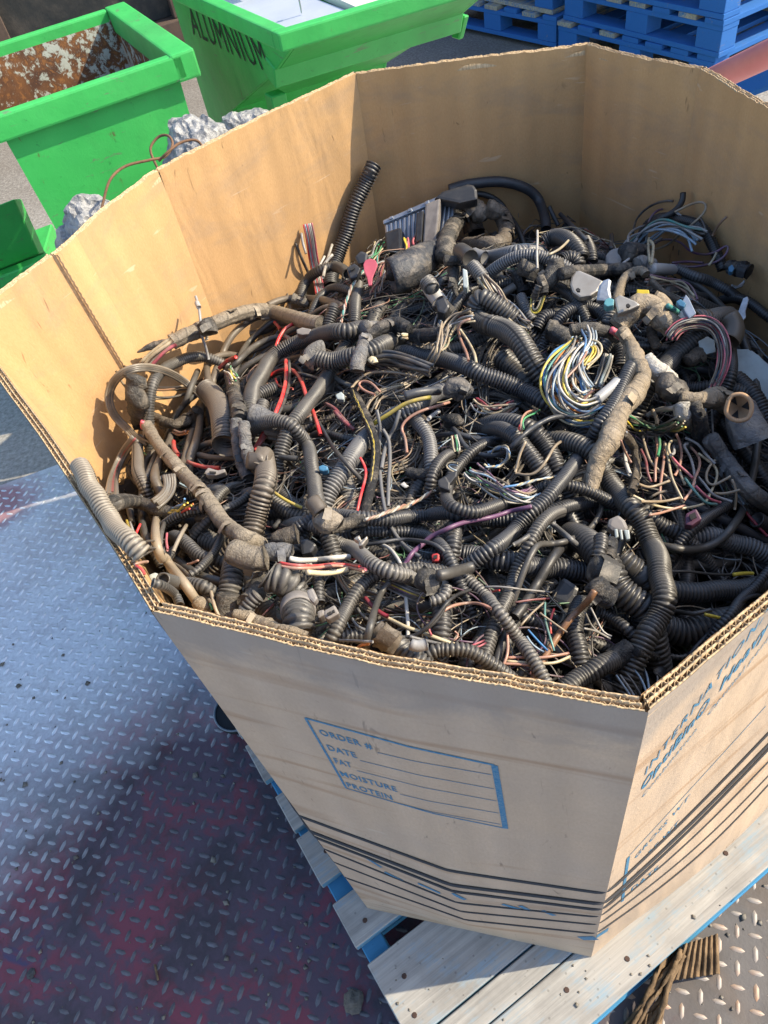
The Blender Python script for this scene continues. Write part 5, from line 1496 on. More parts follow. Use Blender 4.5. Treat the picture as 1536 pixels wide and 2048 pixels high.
T_("I:390,1050 450,970 530,890 600,870 660,910 720,990 800,1060", 42, "c", "brown paper-like taped arch with a bend at the top", wrap=.2)
B_("K:780,230 800,180 860,130 950,105 1050,100 1130,140 1180,220 1205,330 1190,440 1150,540 1110,620", 24, 18, ["pnk", "k", "gry", "pnk", "w", "blu", "d", "pnk", "tan", "k"], 3.2, "arch of red, pink and blue wires on the right of the heap", loose=.25)
# --- big diagonal conduits over the middle
C_("H:455,935 400,905 350,930 335,1000 370,1070 460,1110 580,1140 J:450,130 560,160 650,210 720,290 780,390 860,490 950,600", 41, "d", "thick ribbed conduit snaking down from the rear to the crossing conduits", fine=True)
C_("J:-140,330 -40,355 60,385 160,410 270,440 390,480 510,530 630,600 760,660 880,720 1000,790 1090,870 1150,960 1200,1060", 34, "n", "long split ribbed conduit running diagonally across the middle", fine=True)
B_("J:330,30 240,60 170,110 110,190 70,270 40,300", 30, 8, ["tan", "gry", "tan", "d", "cre"], 4.2, "tan wires arching over the start of the split conduit", loose=.3)
W_("J:310,70 230,100 215,150 240,240 280,330 295,390", 5.5, "sal", "salmon wire hanging in front of the tan wires")
W_("J:230,150 280,220 320,290 345,350 355,410", 5.5, "cre", "cream wire hanging right of the salmon one")
B_("J:340,690 400,740 480,765 570,755 650,720", 28, 9, ["tan", "dr", "gry", "cre", "k", "sal"], 4.4, "sagging bundle of tan and maroon wires below the split conduit", loose=.3)
B_("D:1480,330 1460,480 1420,600 1330,700 1220,780 1080,830 980,890 930,980 910,1040", 16, 6, ["tan", "tan", "cre", "d"], 4.0, "tan wires sweeping down left from the split conduit's end", loose=.8)
W_("D:1280,740 1150,715 1020,705 900,720 830,770 780,830", 5.5, "tan", "tan wire reaching left to the yellow braided cable")
W_("D:1000,860 930,790 860,775 830,800 880,850 960,880", 5, "sal", "salmon wire looping near the yellow braided cable")
B_("D:910,610 1050,600 1200,630 1400,690", 34, 7, ["n", "k", "n", "d"], 8, "dark grey wires strapped together left of the split conduit", loose=.15)
S_("D:920,630 945,600 960,640", 14, "cre", "small cream cable tie around the dark grey wires", name="cable_tie", cat="cable tie")
S_("E:1450,10 1400,40 1370,70", 8, "gry", "grey wire stub above the pale grey hose", name="lead")
W_("D:1530,940 1430,970 1330,1000 1230,1050 1170,1110 E:1160,150 1190,210 1205,330", 6, "sal", "salmon wire curling down in front of the pale grey hose")
W_("E:945,110 1010,65 1080,25 D:1170,960 1280,920 1390,900", 8, "yel", "bright yellow wire lying along the grey ribbed hose")
W_("E:180,630 270,690 340,725 400,750", 7, "yel", "yellow wire between the tall brown hose and the taped knob")
for pth, lab in [("E:975,0 1000,150 990,330 1000,500 1020,680 1060,850 1140,990 1230,1080 1310,1130", "long grey wire falling past the yellow braided cable to the white one"), ("E:1150,0 1110,130 1060,230 1030,330 1010,450", "grey wire slanting to cross the long one"), ("E:1020,150 1065,230 1075,380 1065,560 1060,740", "grey wire hanging parallel to the long one")]:
    S_(pth, 8, "s", lab, name="lead", cat="wire")
T_("D:790,850 830,920 870,1000 910,1080 E:920,130 960,250 965,380 945,520 915,650 890,760 870,850 800,960", 19, "k", "black braided cable with a yellow tracer hanging down the middle", name="braided_cable", wrap=.0, lump_=.04, cat="cable")
B_("D:785,850 830,950 880,1060 E:935,180 955,330 930,560", 8, 2, ["yel", "yel"], 1.3, "yellow tracer threads on the black braided cable", twist=9, loose=.0, name="tracer_thread")
C_("E:560,800 700,815 850,825 1000,835 1150,830 1300,820 1440,805 1536,800 L:200,740 420,770 640,755 860,720 1060,670 1290,610", 29, "n", "long level ribbed hose across the centre of the heap", fine=True)
C_("L:300,260 240,330 170,440 130,560 150,650 260,700 400,700 530,660 660,610 780,575 900,500", 25, "k", "black ribbed conduit doubled back in a loop on the level hose", fine=True)
B_("L:290,380 330,420 420,460 520,520 620,570 740,590 830,560", 34, 12, ["w", "pur", "grn", "gry", "tan", "cre", "lbl", "pur"], 4.4, "loose white, purple and green wires spilling from the doubled back conduit", loose=.4, fan=.3)
B_("L:560,515 680,500 800,465 900,445 975,435", 10, 3, ["blu", "lbl", "cre"], 4.2, "twisted blue and cream wires beside the diagonal conduit", twist=5, loose=.1)
B_("L:430,350 500,370 560,340 610,270 590,200 520,210 450,260", 12, 3, ["lbl", "blu", "cre"], 4, "blue and white twisted wires in a loose curl", twist=5, loose=.3)
B_("L:175,120 190,180 205,240", 20, 5, ["w", "grn", "dr", "cre"], 4, "short white and green wires entering the doubled back conduit", loose=.2)
B_("L:200,400 130,370 110,340 150,320 210,340", 10, 2, ["lbl", "cre"], 3.6, "small hook of blue and cream wires left of the doubled back conduit", loose=.2)
T_("J:90,830 160,840 260,870", 26, "k", "flap of black tape above the doubled back conduit", taper=[.3, 1, 1.1, .4])
T_("J:120,640 200,600 300,640", 40, "n", "folded sheet of black tape in the middle of the heap", lump_=.4, taper=[.5, 1, 1, .6])
W_("L:1050,140 960,200 900,300 830,390 760,425 660,410", 6, "tan", "tan wire curving through the dark centre")
W_("L:735,165 690,260 655,400", 6, "tan", "straight tan wire in the dark centre")
B_("L:710,0 690,60 700,85", 12, 3, ["red", "grn", "tan"], 3.6, "red, green and tan wires below the split conduit", loose=.3)
B_("J:840,770 760,790 710,850 700,920", 12, 3, ["sal", "grn", "tan"], 3.8, "salmon and green wires hooked under the split conduit", loose=.4)
# --- right centre: multicolour loop, strapped joint
C_("J:1330,310 1400,275 1460,320", 34, "s", "squashed grey ribbed collar beside the multicoloured loop", fine=True)
C_("J:1330,310 1380,250 1450,250 1490,320 1470,420", 26, "g", "torn ribbed collar curling over the clear sleeve", fine=True)
B_("J:1370,340 1350,410 1320,500 1280,600", 27, 7, ["w", "lbl", "tea", "gry", "w"], 5.2, "clear sleeve of white and teal wires beside the multicoloured loop", loose=.08, name="sleeved_wires")
T_("J:900,150 970,170 1030,210 1080,270", 40, "d", "wrinkled taped end above the multicoloured loop", wrap=.35)
B_("J:1170,250 1120,310 1060,400 1000,520 990,610 1020,690 1090,750 1180,770 1290,700", 66, 28, ["w", "tea", "cre", "gry", "w", "org", "yel", "w", "lbl", "gry", "tan", "blu", "w", "cre", "sal"], 4.6, "big drooping loop of multicoloured wires", loose=.25, name="wire_loop")
B_("J:1210,160 1240,230 1200,320 1150,420 1160,540 1220,640", 24, 8, ["lbl", "lbl", "w", "blu"], 4.4, "pale blue wires inside the multicoloured loop", loose=.5)
B_("J:1180,270 1260,260 1290,300 1250,370 1190,440", 20, 6, ["yel", "cre", "yel"], 4.4, "yellow wires bowed right of the multicoloured loop", loose=.25)
B_("J:1160,480 1200,560 1240,620", 12, 3, ["tan", "cre"], 5, "tan wires at the root of the multicoloured loop", loose=.3)
S_("J:1280,690 1340,640 1400,590 1440,550", 20, "gry", "grey crumpled tube end with an open mouth beside the loop", name="tube", cat="tube")
C_("L:330,1090 450,1010 590,920 720,790 850,650 980,510 1090,360 1180,230 1260,130 J:1300,880 1370,780 1430,680 1480,570 1520,470", 28, "n", "long ribbed conduit rising diagonally from the taped knot to the strapped joint", fine=True)
C_("M:180,160 250,280 330,410 430,540 530,650 610,760 670,890 705,1030 720,1130 O:740,260 745,360 720,470 660,580 600,670", 42, "d", "big ribbed hose arching down the right side of the heap", fine=True)
T_("J:1080,160 1180,140 1290,150 1390,180 1450,220", 22, "d", "dark taped cable leading into the strapped joint", lump_=.2)
S_("K:330,150 370,175 400,205", 13, "pnk", "pink wire showing in the strapped joint", name="lead", cat="wire")
T_("K:400,150 440,200 490,290 520,380 550,450 570,520 530,610 460,700 400,790 360,880 330,970 290,1050 230,1140 M:170,480", 34, "c", "long dusty strap of twisted tape hanging down the right centre", taper=[.8, .8, 1, 1, .95, 1.0, 1.2, 1, 1.05, 1.25, 1.2, 1.0, .9, .7], lump_=.22, wrap=.08, name="twisted_tape")
T_("M:430,30 500,120 530,240 520,360 490,480", 17, "b", "dusty cable bowed right of the twisted tape strap")
S_("M:440,150 440,240 475,340", 8, "w", "short white wire right of the twisted tape strap", name="lead", cat="wire")
W_("M:405,80 440,170 485,250", 5, "sal", "salmon wire crossing the dusty cable beside the strap")
T_("K:590,370 650,430 720,490 790,550", 34, "w", "whitish twist of tape right of the strapped joint", lump_=.25, taper=[.8, 1, 1, .9])
T_("K:690,560 770,580 830,620 880,660", 46, "k", "black glossy tape wound round the whitish branch", lump_=.2, taper=[.8, 1.1, 1, .7])
T_("K:860,670 950,680 1050,690 1140,670 1220,720 1290,770", 34, "c", "tan wrinkled branch running into the wrapped cup", lump_=.3, taper=[.7, .8, 1, 1.2, 1.1, .7])
T_("K:860,720 880,790 930,850 970,900", 30, "w", "pale stub of tape beside the glossy black branch", lump_=.3)
T_("K:960,720 1000,800 1020,900 1010,1000 1040,1080", 28, "k", "glossy black tape tail hanging beside the grey harness")
T_("M:1090,60 1150,150 1230,260 1310,370 1400,470 1490,540 1560,590", 33, "s", "smooth grey taped harness running down to the right wall", wrap=.05, lump_=.08)
B_("K:440,830 540,880 650,905 760,910 880,860", 24, 8, ["grn", "cre", "tan", "k", "gry", "yel"], 4.4, "sagging green and cream wires under the tan branch", loose=.4)
S_("K:600,810 680,770 760,755 840,755", 9, "w", "white wire lying under the tan branch", name="lead", cat="wire")
S_("K:650,770 670,810 690,850 680,885", 8, "tan", "short tan lead hanging by the sagging wires", name="lead", cat="wire")
for k_, (pth, c) in enumerate([("M:575,50 600,150 640,250 720,330 790,380", "tan"), ("M:680,60 685,170 670,290 670,400", "sal"), ("M:700,60 705,120 690,200", "grn"), ("M:740,90 735,230 715,380 705,480 710,540", "sal"), ("M:745,100 770,220 790,340 820,420 870,520 890,560", "cre"),
    ("M:860,90 800,80 770,130 790,200 850,300 880,380 900,420", "cre"), ("M:830,30 860,100 870,200 850,300 820,350", "sal"), ("M:920,105 880,110 930,190 960,280 975,380 960,450", "gry"), ("M:940,130 1000,200 1010,280 970,380 950,460 890,540", "sal"),
    ("M:1000,180 1080,240 1140,300 1140,380 1090,490 1050,560 960,590 800,605 640,570 500,505", "cre"), ("M:780,390 700,420 620,440 540,415", "tan"), ("M:860,520 780,540 700,550 560,550", "tan"), ("M:1250,355 1170,400 1100,430 1060,370 1080,290 1130,230", "tan"),
    ("M:800,210 850,270 920,330 960,370", "pnk"), ("M:900,370 950,440 1000,500 1060,560 1140,570", "tea"), ("M:980,430 1050,500 1110,540 1170,555", "pnk"), ("M:1260,380 1290,460 1290,540 1280,610", "tan"), ("M:1320,460 1200,490 1120,485", "tan"),
    ("M:620,655 700,640 800,610 900,580", "sal"), ("M:810,120 815,180 790,190", "gry"), ("M:630,520 690,480 760,470", "tan"), ("M:560,150 600,240 610,330 640,400", "dr"), ("M:1000,360 1060,430 1120,500 1260,550", "gry"), ("M:900,60 1000,110 1060,190 1130,260", "gry")]):
    W_(pth, 5.6, c, ["%s curly wire in the nest on the right, %s" % (dict(tan="tan", sal="salmon", grn="green", cre="cream", gry="grey", pnk="pink", tea="teal", dr="maroon")[c], q_) for q_ in (
        "at its far left", "left of a green one", "beside the salmon one at top left", "hanging straightest", "falling through the centre", "hooked at the top", "looping over the centre", "with a squared top end", "bowed right of the squared grey one",
        "making the widest loop", "lying level on the left", "lying level lower down", "curling at the right side", "lying straight in the middle", "going down right", "next to the teal one", "dropping at the far right", "level at the far right",
        "lowest of all", "in a tiny hook", "short and level", "in the shade of the dusty cable", "leading out below right", "along the upper right edge")][k_], .015, name="curly_wire", lift=.06)
# --- centre foreground
C_("N:610,20 560,130 500,260 450,390 400,520 350,650 300,800 262,930 245,1040", 30, "d", "steep ribbed conduit running down to the near edge", fine=True)
S_("N:880,30 800,120 720,250 640,380 560,510 500,590", 20, "k", "thick smooth black cable slanting down left of the square cap", name="thick_cable")
S_("N:440,690 400,800 360,920 340,1040", 18, "k", "thick smooth black cable end at the near edge behind the steep conduit", name="thick_cable")
C_("N:1010,480 960,580 955,700 975,830 1010,960", 37, "k", "ribbed hose dropping from the tape wrapped block to the big sleeve", fine=True)
S_("L:1320,650 1300,730 1230,830 1120,900 990,945 820,955", 12, "d", "smooth cable swinging below the level hose")
S_("L:920,780 1000,850 1060,900 1150,980 1250,1060", 12, "s", "grey rod slanting below the level hose to the tape wrapped block", name="rod", cat="rod")
S_("L:860,800 760,890 640,960", 8, "g", "thin grey lead crossing beneath the diagonal conduit", name="lead")
T_("M:330,860 320,930 300,1000", 26, "k", "dark taped neck above the tape wrapped block")
C_("M:250,830 240,900 230,980", 26, "k", "ribbed neck left of the taped neck above the wrapped block")
T_("O:180,130 260,160 350,210", 58, "d", "fuzzy tape wrapped block at the crossing of the black hoses", lump_=.3, taper=[.8, 1, .95, .8])
T_("O:190,250 260,330 340,380", 38, "k", "ragged lower part of the tape wrapped block", lump_=.4)
S_("N:1110,390 1060,470 1000,530 920,610 840,720 770,830 700,950 630,1090", 14, "brn", "bent brownish black cable running to the near edge", name="bent_cable")
for k_, pth in enumerate(["N:430,905 560,900 700,905 800,890 910,870", "N:430,930 560,940 720,950 820,940 920,895", "N:400,950 540,955 700,970"]):
    W_(pth, 6.5, ["sal", "cre", "sal"][k_], ["%s wire of three lying level near the front edge" % q_ for q_ in ("top salmon", "cream middle", "lowest salmon")][k_])
W_("N:440,700 445,850 430,920 380,1010", 6, "sal", "salmon wire dropping to the near edge beside the steep conduit")
for k_, (pth, c) in enumerate([("N:800,530 770,620 775,720", "red"), ("N:730,480 730,600 760,720 800,850", "tea"), ("N:600,690 680,780 750,850", "blu"), ("N:590,740 640,820 720,860", "lbl"), ("N:1080,520 1130,620 1180,720 1240,740", "gry"), ("N:1040,560 1100,680 1200,740", "gry"), ("N:1030,680 1120,700 1230,760", "gry"),
     ("N:500,480 620,460 760,450", "dr"), ("N:270,360 400,360 560,380 760,400", "gry"), ("N:330,395 380,385", "red"), ("N:540,660 620,570 720,480", "tan"), ("N:690,560 800,640 900,710", "tan")]):
    W_(pth, 4.6, c, ["red wire hooked in the dark front hollow", "teal wire dropping through the dark front hollow", "blue wire in the dark front hollow", "pale blue wire beside the blue one in the front hollow", "grey wire fanning to the big sleeve, uppermost", "grey wire fanning to the big sleeve, middle", "grey wire fanning to the big sleeve, lowest",
        "maroon wire behind the steep conduit", "long grey wire behind the crossing conduits", "short red wire between the crossing conduits", "tan wire in the front hollow slanting up right", "tan wire in the front hollow slanting down right"][k_])
C_("F:1180,330 1260,370 1370,450 1470,550 N:290,460 380,570 470,680 560,800 630,900", 26, "g", "tan grey ribbed conduit slanting down right to the near edge", fine=True)
T_("O:480,760 420,800 340,850", 46, "k", "smooth black sleeve at the lower end of the big arched hose", wrap=.02, lump_=.05)
C_("O:340,850 240,890 120,960 20,1030 -60,1085", 42, "d", "ribbed hose running from the black sleeve down to the near edge", fine=True)
T_("O:530,790 600,800 700,840", 20, "k", "crumpled black tape tail by the big sleeve", lump_=.5)
# white and purple wires, small leads
S_("F:620,110 680,135 730,190 775,270 800,400 815,560 828,720 828,920", 8, "w", "white lead hanging straight down in the centre foreground", name="white_lead", cat="wire")
S_("L:780,665 620,700 480,745 250,790 100,850 0,900 F:940,110 860,180 810,260", 9, "pur", "purple wire crossing the level hose", name="purple_lead", cat="wire")
S_("F:480,115 600,100 750,75 900,80 1030,110 1110,170 1150,240", 8, "n", "thin dark wire arched over the purple one", name="lead", cat="wire")
B_("F:630,390 720,430 830,480 970,530", 24, 9, ["k", "n", "gry", "d", "yel", "pur"], 3.6, "flat bunch of dark wires below the tan grey conduit", flat=True, loose=.05)
S_("F:600,640 700,690 800,740 900,775 1050,830 1230,895", 8, "cre", "cream wire slanting to the ribbed hose at the near edge", name="lead", cat="wire")
S_("F:500,520 560,590 640,650 680,665", 9, "dr", "dull red wire end joining the cream wire", name="lead", cat="wire")
W_("F:1080,640 1130,600 1220,570 1330,560 1420,575 1470,605", 6.5, "sal", "pinkish wire bowed below the cut tube")
W_("F:985,720 985,770 1010,810", 5, "pnk", "short pink wire under the black twisted leads")
for k_, pth in enumerate(["F:1130,540 1090,640 1010,730 900,800 760,830 690,810", "F:1310,460 1200,500 1120,570 1060,650 980,740 860,820 740,815"]):
    S_(pth, 7, "k", ["black lead of a pair curving left below the cut tube, upper", "black lead of a pair curving left below the cut tube, lower"][k_], name="lead", cat="wire")
S_("F:440,600 480,660 560,710 660,760 760,800", 7, "d", "thin dark lead under the brown grey cable in the foreground", name="lead")
S_("F:400,680 440,740 520,775", 6, "s", "thin shiny lead behind the brown grey cable", name="lead")
S_("F:840,820 960,850 1100,880", 8, "s", "pale lead beside the round grey plug", name="lead")
W_("F:1180,850 1230,830 1240,790 1190,780", 4, "sal", "tiny salmon curl in the dark foreground")
for k_, pth in enumerate(["F:1310,890 1370,870 1420,845", "F:1350,905 1400,885 1430,865"]): W_(pth, 4.5, "pnk", ["pink purple wire behind the steep conduit, upper of two", "pink purple wire behind the steep conduit, lower of two"][k_])
C_("F:900,985 1000,945 1110,920 1240,920 1370,965", 30, "d", "short ribbed hose bowed along the near edge", fine=True)
C_("F:1000,1090 900,1010 800,930 700,850", 47, "d", "cut thick ribbed hose pointing left at the near edge", fine=True)
T_("F:700,860 660,820 610,790", 50, "b", "frayed taped mouth of the cut thick hose", lump_=.3, hollow=True, taper=[1, 1, .95])
S_("F:690,395 630,470 580,590 550,700 520,820 500,990", 14, "d", "brown grey cable dropping to the near edge left of the cut hose", name="brown_cable")
W_("F:430,975 435,920 470,880 530,875", 6, "org", "orange wire hooked at the near edge")
W_("F:60,840 200,843 350,848 560,858", 6, "gry", "thin greenish grey wire lying along the near edge")
C_("F:640,330 560,350 480,420 410,520 350,620 290,730 240,850 225,920", 29, "d", "ribbed conduit curving down left to the near edge", fine=True)
C_("E:620,960 700,1030 F:400,140 480,200 590,270 700,330 800,350 910,375", 30, "g", "tan ribbed conduit slanting from the pale taped knob to the next knot", fine=True)
T_("F:900,370 970,390 1040,360", 44, "d", "taped knot with a loose flap in the centre foreground", lump_=.35, taper=[.8, 1.15, .9])
S_("F:1060,350 1160,330 1330,280", 22, "d", "smooth sleeve between the knot and the diagonal conduit", name="sleeve", cat="sleeve")
C_("F:1130,440 1120,490 1070,530 1000,550", 22, "g", "short cut ribbed tube showing its open end", fine=True)
T_("E:880,845 800,860 700,880 620,910", 24, "d", "taped pigtail reaching from the pale knob to the twisted wires")
B_("E:870,850 990,810 1100,765 1220,730 1320,680 1420,610", 14, 4, ["cre", "tan", "sal", "w"], 5, "tan and cream wires twisted together in the centre", twist=5, loose=.1, name="twisted_wires")
# --- left foreground, upper layer
T_("D:0,1030 70,1050 160,1100 280,1120", 40, "s", "silvery taped joint between the ribbed conduits", wrap=.1, lump_=.12)
C_("D:330,1090 400,1010 470,920 530,820 580,720 620,660 700,560 750,470", 27, "d", "ribbed conduit rising right from the silvery joint", fine=True)
C_("E:320,110 390,200 440,310 470,430 490,560 500,680 540,780", 29, "d", "ribbed conduit dropping from the silvery joint to the pale knob", fine=True)
T_("E:500,830 580,850 660,860 690,880", 46, "t", "pale crumpled taped knob in the centre left", lump_=.4, taper=[.7, 1.1, 1.1, .6])
S_("E:480,700 510,740 545,790", 31, "b", "smooth sleeve above the pale taped knob", name="sleeve", cat="sleeve")
C_("D:5,960 20,830 70,720 150,620 260,530 400,465 540,420 680,395 800,375 890,365", 30, "d", "ribbed conduit arching from the twin taped legs to the right", fine=True)
T_("D:880,370 950,370 1020,350", 26, "s", "grey taped end of the arched conduit", taper=[1.1, .9, .5])
C_("D:520,600 600,625 700,615 800,580 920,530 1040,470 1160,435", 34, "d", "ribbed conduit bridging right below the arched one", fine=True)
T_("D:560,540 500,550 475,600 530,630", 36, "g", "dusty taped bend at the left end of the bridging conduit")
B_("D:1160,440 1250,430 1340,425", 19, 5, ["w", "cre", "k", "tan"], 5.6, "bare cream and white wires between two black sleeves", loose=.06)
T_("D:1250,430 1350,425 1480,410", 26, "k", "black sleeve right of the bare cream wires", wrap=.02)
T_("D:910,430 1000,370 1110,340 1230,370", 22, "k", "broad black tape folded over the bridging conduit", taper=[.9, 1.2, 1.3, .8])
T_("D:890,450 870,530 830,620 820,700", 26, "s", "greyish tape strap hanging across the bridging conduit")
T_("B:1275,0 1285,130 1300,260 1330,370 1370,450", 23, "s", "left one of the twin taped legs under the arched conduit", wrap=.22)
T_("B:1335,20 1345,150 1370,270 1400,370", 22, "s", "right one of the twin taped legs under the arched conduit", wrap=.22)
T_("A:1235,750 1260,850 1290,960 1310,1080", 26, "d", "black cable stub with bare strands at its cut end", name="cut_cable", cat="cable")
B_("A:1260,770 1235,730 1210,700", 20, 9, ["w", "cre", "grn", "yel", "pur", "w"], 3.8, "bare wire strands at the cut end of the black stub", fan=.5, loose=.2)
C_("E:110,380 105,500 90,640 60,780 30,900 0,1000 C:960,150", 45, "b", "tall brown ribbed hose bent over in the left foreground", fine=True)
C_("B:1500,320 1470,310 1450,350", 40, "b", "rounded top of the tall brown ribbed hose", fine=True)
C_("C:900,240 870,350 850,480 830,600", 46, "d", "shiny ribbed hose standing at the near left edge", fine=True)
T_("C:830,570 825,640 815,700 815,760", 45, "d", "smooth lower cuff of the shiny hose at the near left edge", wrap=.03, lump_=.05)
T_("C:1090,450 1060,510 1030,590 960,640", 36, "d", "taped elbow between the two shiny ribbed hoses")
C_("C:1060,580 1010,640 960,700", 30, "k", "short ribbed end below the taped elbow", fine=True)
fat = C_("C:1130,420 1220,430 1300,480 1350,560 1370,660 1375,760 1380,860", 60, "d", "fattest shiny ribbed elbow at the near edge", fine=True)
C_("C:800,95 750,200 690,290 620,370 545,420", 17, "d", "thin ribbed conduit curving in the dark near left hollow", fine=True)
C_("C:250,480 350,510 420,570 460,660", 16, "d", "small ribbed conduit dipping behind the near left rim", fine=True)
C_("C:430,220 390,270 350,310", 19, "k", "stubby ribbed end below the frayed thin cable", fine=True)
S_("C:510,40 470,110 430,190 410,240", 8, "t", "frayed thin dusty cable standing in the near left corner", name="frayed_cable")
S_("B:670,720 655,850 670,970 710,1080 C:330,270 390,360 480,470 560,580 600,640", 18, "c", "tan dusty cable running down to the near left rim", name="dusty_cable")
T_("C:570,620 620,650 690,700", 24, "c", "frayed end of the tan cable lying on the near left rim", lump_=.5, taper=[.9, 1.2, .8])
W_("C:690,640 705,665 710,690", 5, "grn", "tiny green wire tip in the frayed tan cable end")
S_("C:700,550 715,620 740,700 780,770", 7, "c", "splintered tan sliver standing at the near rim", name="sliver", cat="splinter")
for k_, (pth, c) in enumerate([("B:435,770 445,810 460,860", "yel"), ("B:460,785 480,840 500,890", "gry"), ("B:540,800 520,840 505,880", "red"), ("B:745,870 740,930 750,1000", "pnk"), ("C:110,340 160,325 210,320", "sal"), ("C:120,350 180,370 190,420", "red"), ("C:600,310 560,330 520,340", "sal")]):
    W_(pth, 5, c, ["yellow wire tip in the left corner beside the leaning tan hose", "grey wire tip between a yellow and a red one", "red wire tip right of a grey one in the left corner", "pink wire hanging beside the tan dusty cable", "salmon bare wire end at the near left rim", "red bare wire end at the near left rim", "salmon wire behind the thin brown cable"][k_], .03)
C_("B:75,350 120,440 180,550 250,660 310,760 390,870 470,950 560,1030", 28, "t", "dusty tan ribbed hose leaning against the left wall", fine=True)
B_("B:500,140 420,240 370,340 330,450 320,600", 19, 5, ["g", "d", "dr", "g"], 7, "flat ribbon of grey and maroon wires bowed along the left wall", flat=True, loose=.05)
T_("B:330,640 440,620 550,640 660,680 760,710 850,725", 25, "d", "dark braided sleeve in the left corner with coloured wire ends", name="braided_sleeve", wrap=.02, lump_=.05)
B_("B:790,720 850,700 920,650", 26, 7, ["yel", "yel", "org", "red", "blu", "pur"], 4.6, "yellow, red and blue wire ends of the dark braided sleeve", fan=.4, loose=.15)
B_("B:760,420 770,520 720,600 650,650", 24, 5, ["g", "b", "g"], 7, "flat brown ribbon wires curling under the dusty branch", flat=True, loose=.05)
B_("B:800,90 850,110 900,90", 14, 4, ["org", "sal", "org"], 4, "orange wires peeping out under the torn tape flap", loose=.1)
T_("A:640,1040 720,1090 820,1110 920,1070 980,1000", 24, "b", "torn tape flap sticking out right of the dusty branch", lump_=.4, taper=[.7, .9, .8, 1.3, 1.0])
T_("A:1100,340 1180,305 1300,260 1420,235 1536,230 D:60,240 180,245 300,280 400,310 470,330 550,340", 27, "t", "upper run of the dusty branch along the lit wall", name="dusty_branch", lump_=.08, wrap=.03, lift=.05)
T_("A:780,480 880,430 980,390 1060,350", 27, "t", "middle run of the dusty branch with peeling tape", name="dusty_branch", lump_=.2, wrap=.1, lift=.05)
T_("A:1030,330 1060,370 1070,410", 30, "d", "dark torn collar on the dusty branch", lump_=.4)
T_("A:520,555 620,510 710,490 780,480", 15, "k", "pointed black peel of tape on the dusty branch", taper=[.2, .8, 1, 1])
B_("A:580,670 640,600 720,530 800,480", 24, 5, ["w", "cre", "w", "pnk", "cre"], 6.5, "bared cream and pink wires in the gap of the dusty branch", loose=.1, fan=.15)
T_("A:510,740 500,830 520,920 530,1010 560,1080", 36, "d", "wrinkled grey tape sleeve on the dusty branch", name="dusty_branch", wrap=.4, lump_=.2)
S_("A:560,1085 555,1110 560,1135", 9, "pnk", "pink wire showing at the lower edge of the wrinkled sleeve", name="lead", cat="wire")
T_("B:590,40 640,130 710,230 800,330 890,430 970,510 1040,590 1110,690 1180,790 1280,870 1400,930 1460,960", 29, "t", "long lower run of the dusty branch slanting to the foreground", name="dusty_branch", lump_=.16, wrap=.05, lift=.08)
T_("C:870,250 960,280 1060,300 1120,290", 48, "t", "torn piece of grey brown tape at the end of the dusty branch", lump_=.12, taper=[1, 1, 1, .9])
T_("C:1130,250 1220,240 1320,250", 36, "s", "second torn tape piece right of the dusty branch's end", lump_=.3, taper=[.9, 1, .8])
T_("C:1170,140 1260,130 1360,110", 32, "b", "fan of crumpled tape above the torn tape pieces", lump_=.4, taper=[.5, 1, 1.1])
S_("C:1180,60 1210,30 1230,0", 12, "d", "short square-ended grey peg above the crumpled tape", name="peg", cat="peg")
B_("C:1200,335 1330,365 F:0,285 120,285 250,265 380,275 500,300", 16, 4, ["pnk", "red", "pnk", "sal"], 6.5, "pink and red wires emerging under the torn tape", loose=.15)
S_("F:-80,220 0,235 120,230 260,215 380,205", 11, "w", "white taped lead above the pink and red wires", name="lead", cat="wire")
S_("F:60,325 180,335 300,320 370,300", 11, "cre", "cream lead below the pink and red wires", name="lead", cat="wire")
B_("A:1235,1140 1160,1050 1080,960 980,860 880,780 780,720 680,685 570,670 450,690 360,750 310,830 295,920 320,1010 380,1090 450,1150 B:480,120 560,170 640,210", 15, 4, ["b", "d", "b", "t"], 5.6, "flat loop of joined brown wires standing against the lit left wall", flat=True, loose=.02, name="ribbon_loop", lift=.05)
S_("A:965,125 985,190 1000,290 1010,420 1040,510 1065,610", 5, "gry", "thin metal spike piercing the dusty branch", name="spike", cat="spike", lift=.05)
S_("A:975,175 990,210", 9, "gry", "small metal ferrule near the tip of the spike", name="ferrule", cat="ferrule")
T_("C:870,720 960,740 1060,790 1200,830 1330,850 1440,890", 26, "c", "tan tape wrapped branch lying on the near rim", .03, lump_=.4, taper=[.7, 1.3, 1.2, .9, .8, .6])
T_("C:1240,900 1320,930 1400,930 1500,960", 20, "b", "split tan sleeve with a green wire lying on the near rim", lump_=.3)
W_("C:1320,925 1350,930 1380,935", 7, "grn", "green wire showing in the split tan sleeve", .04)
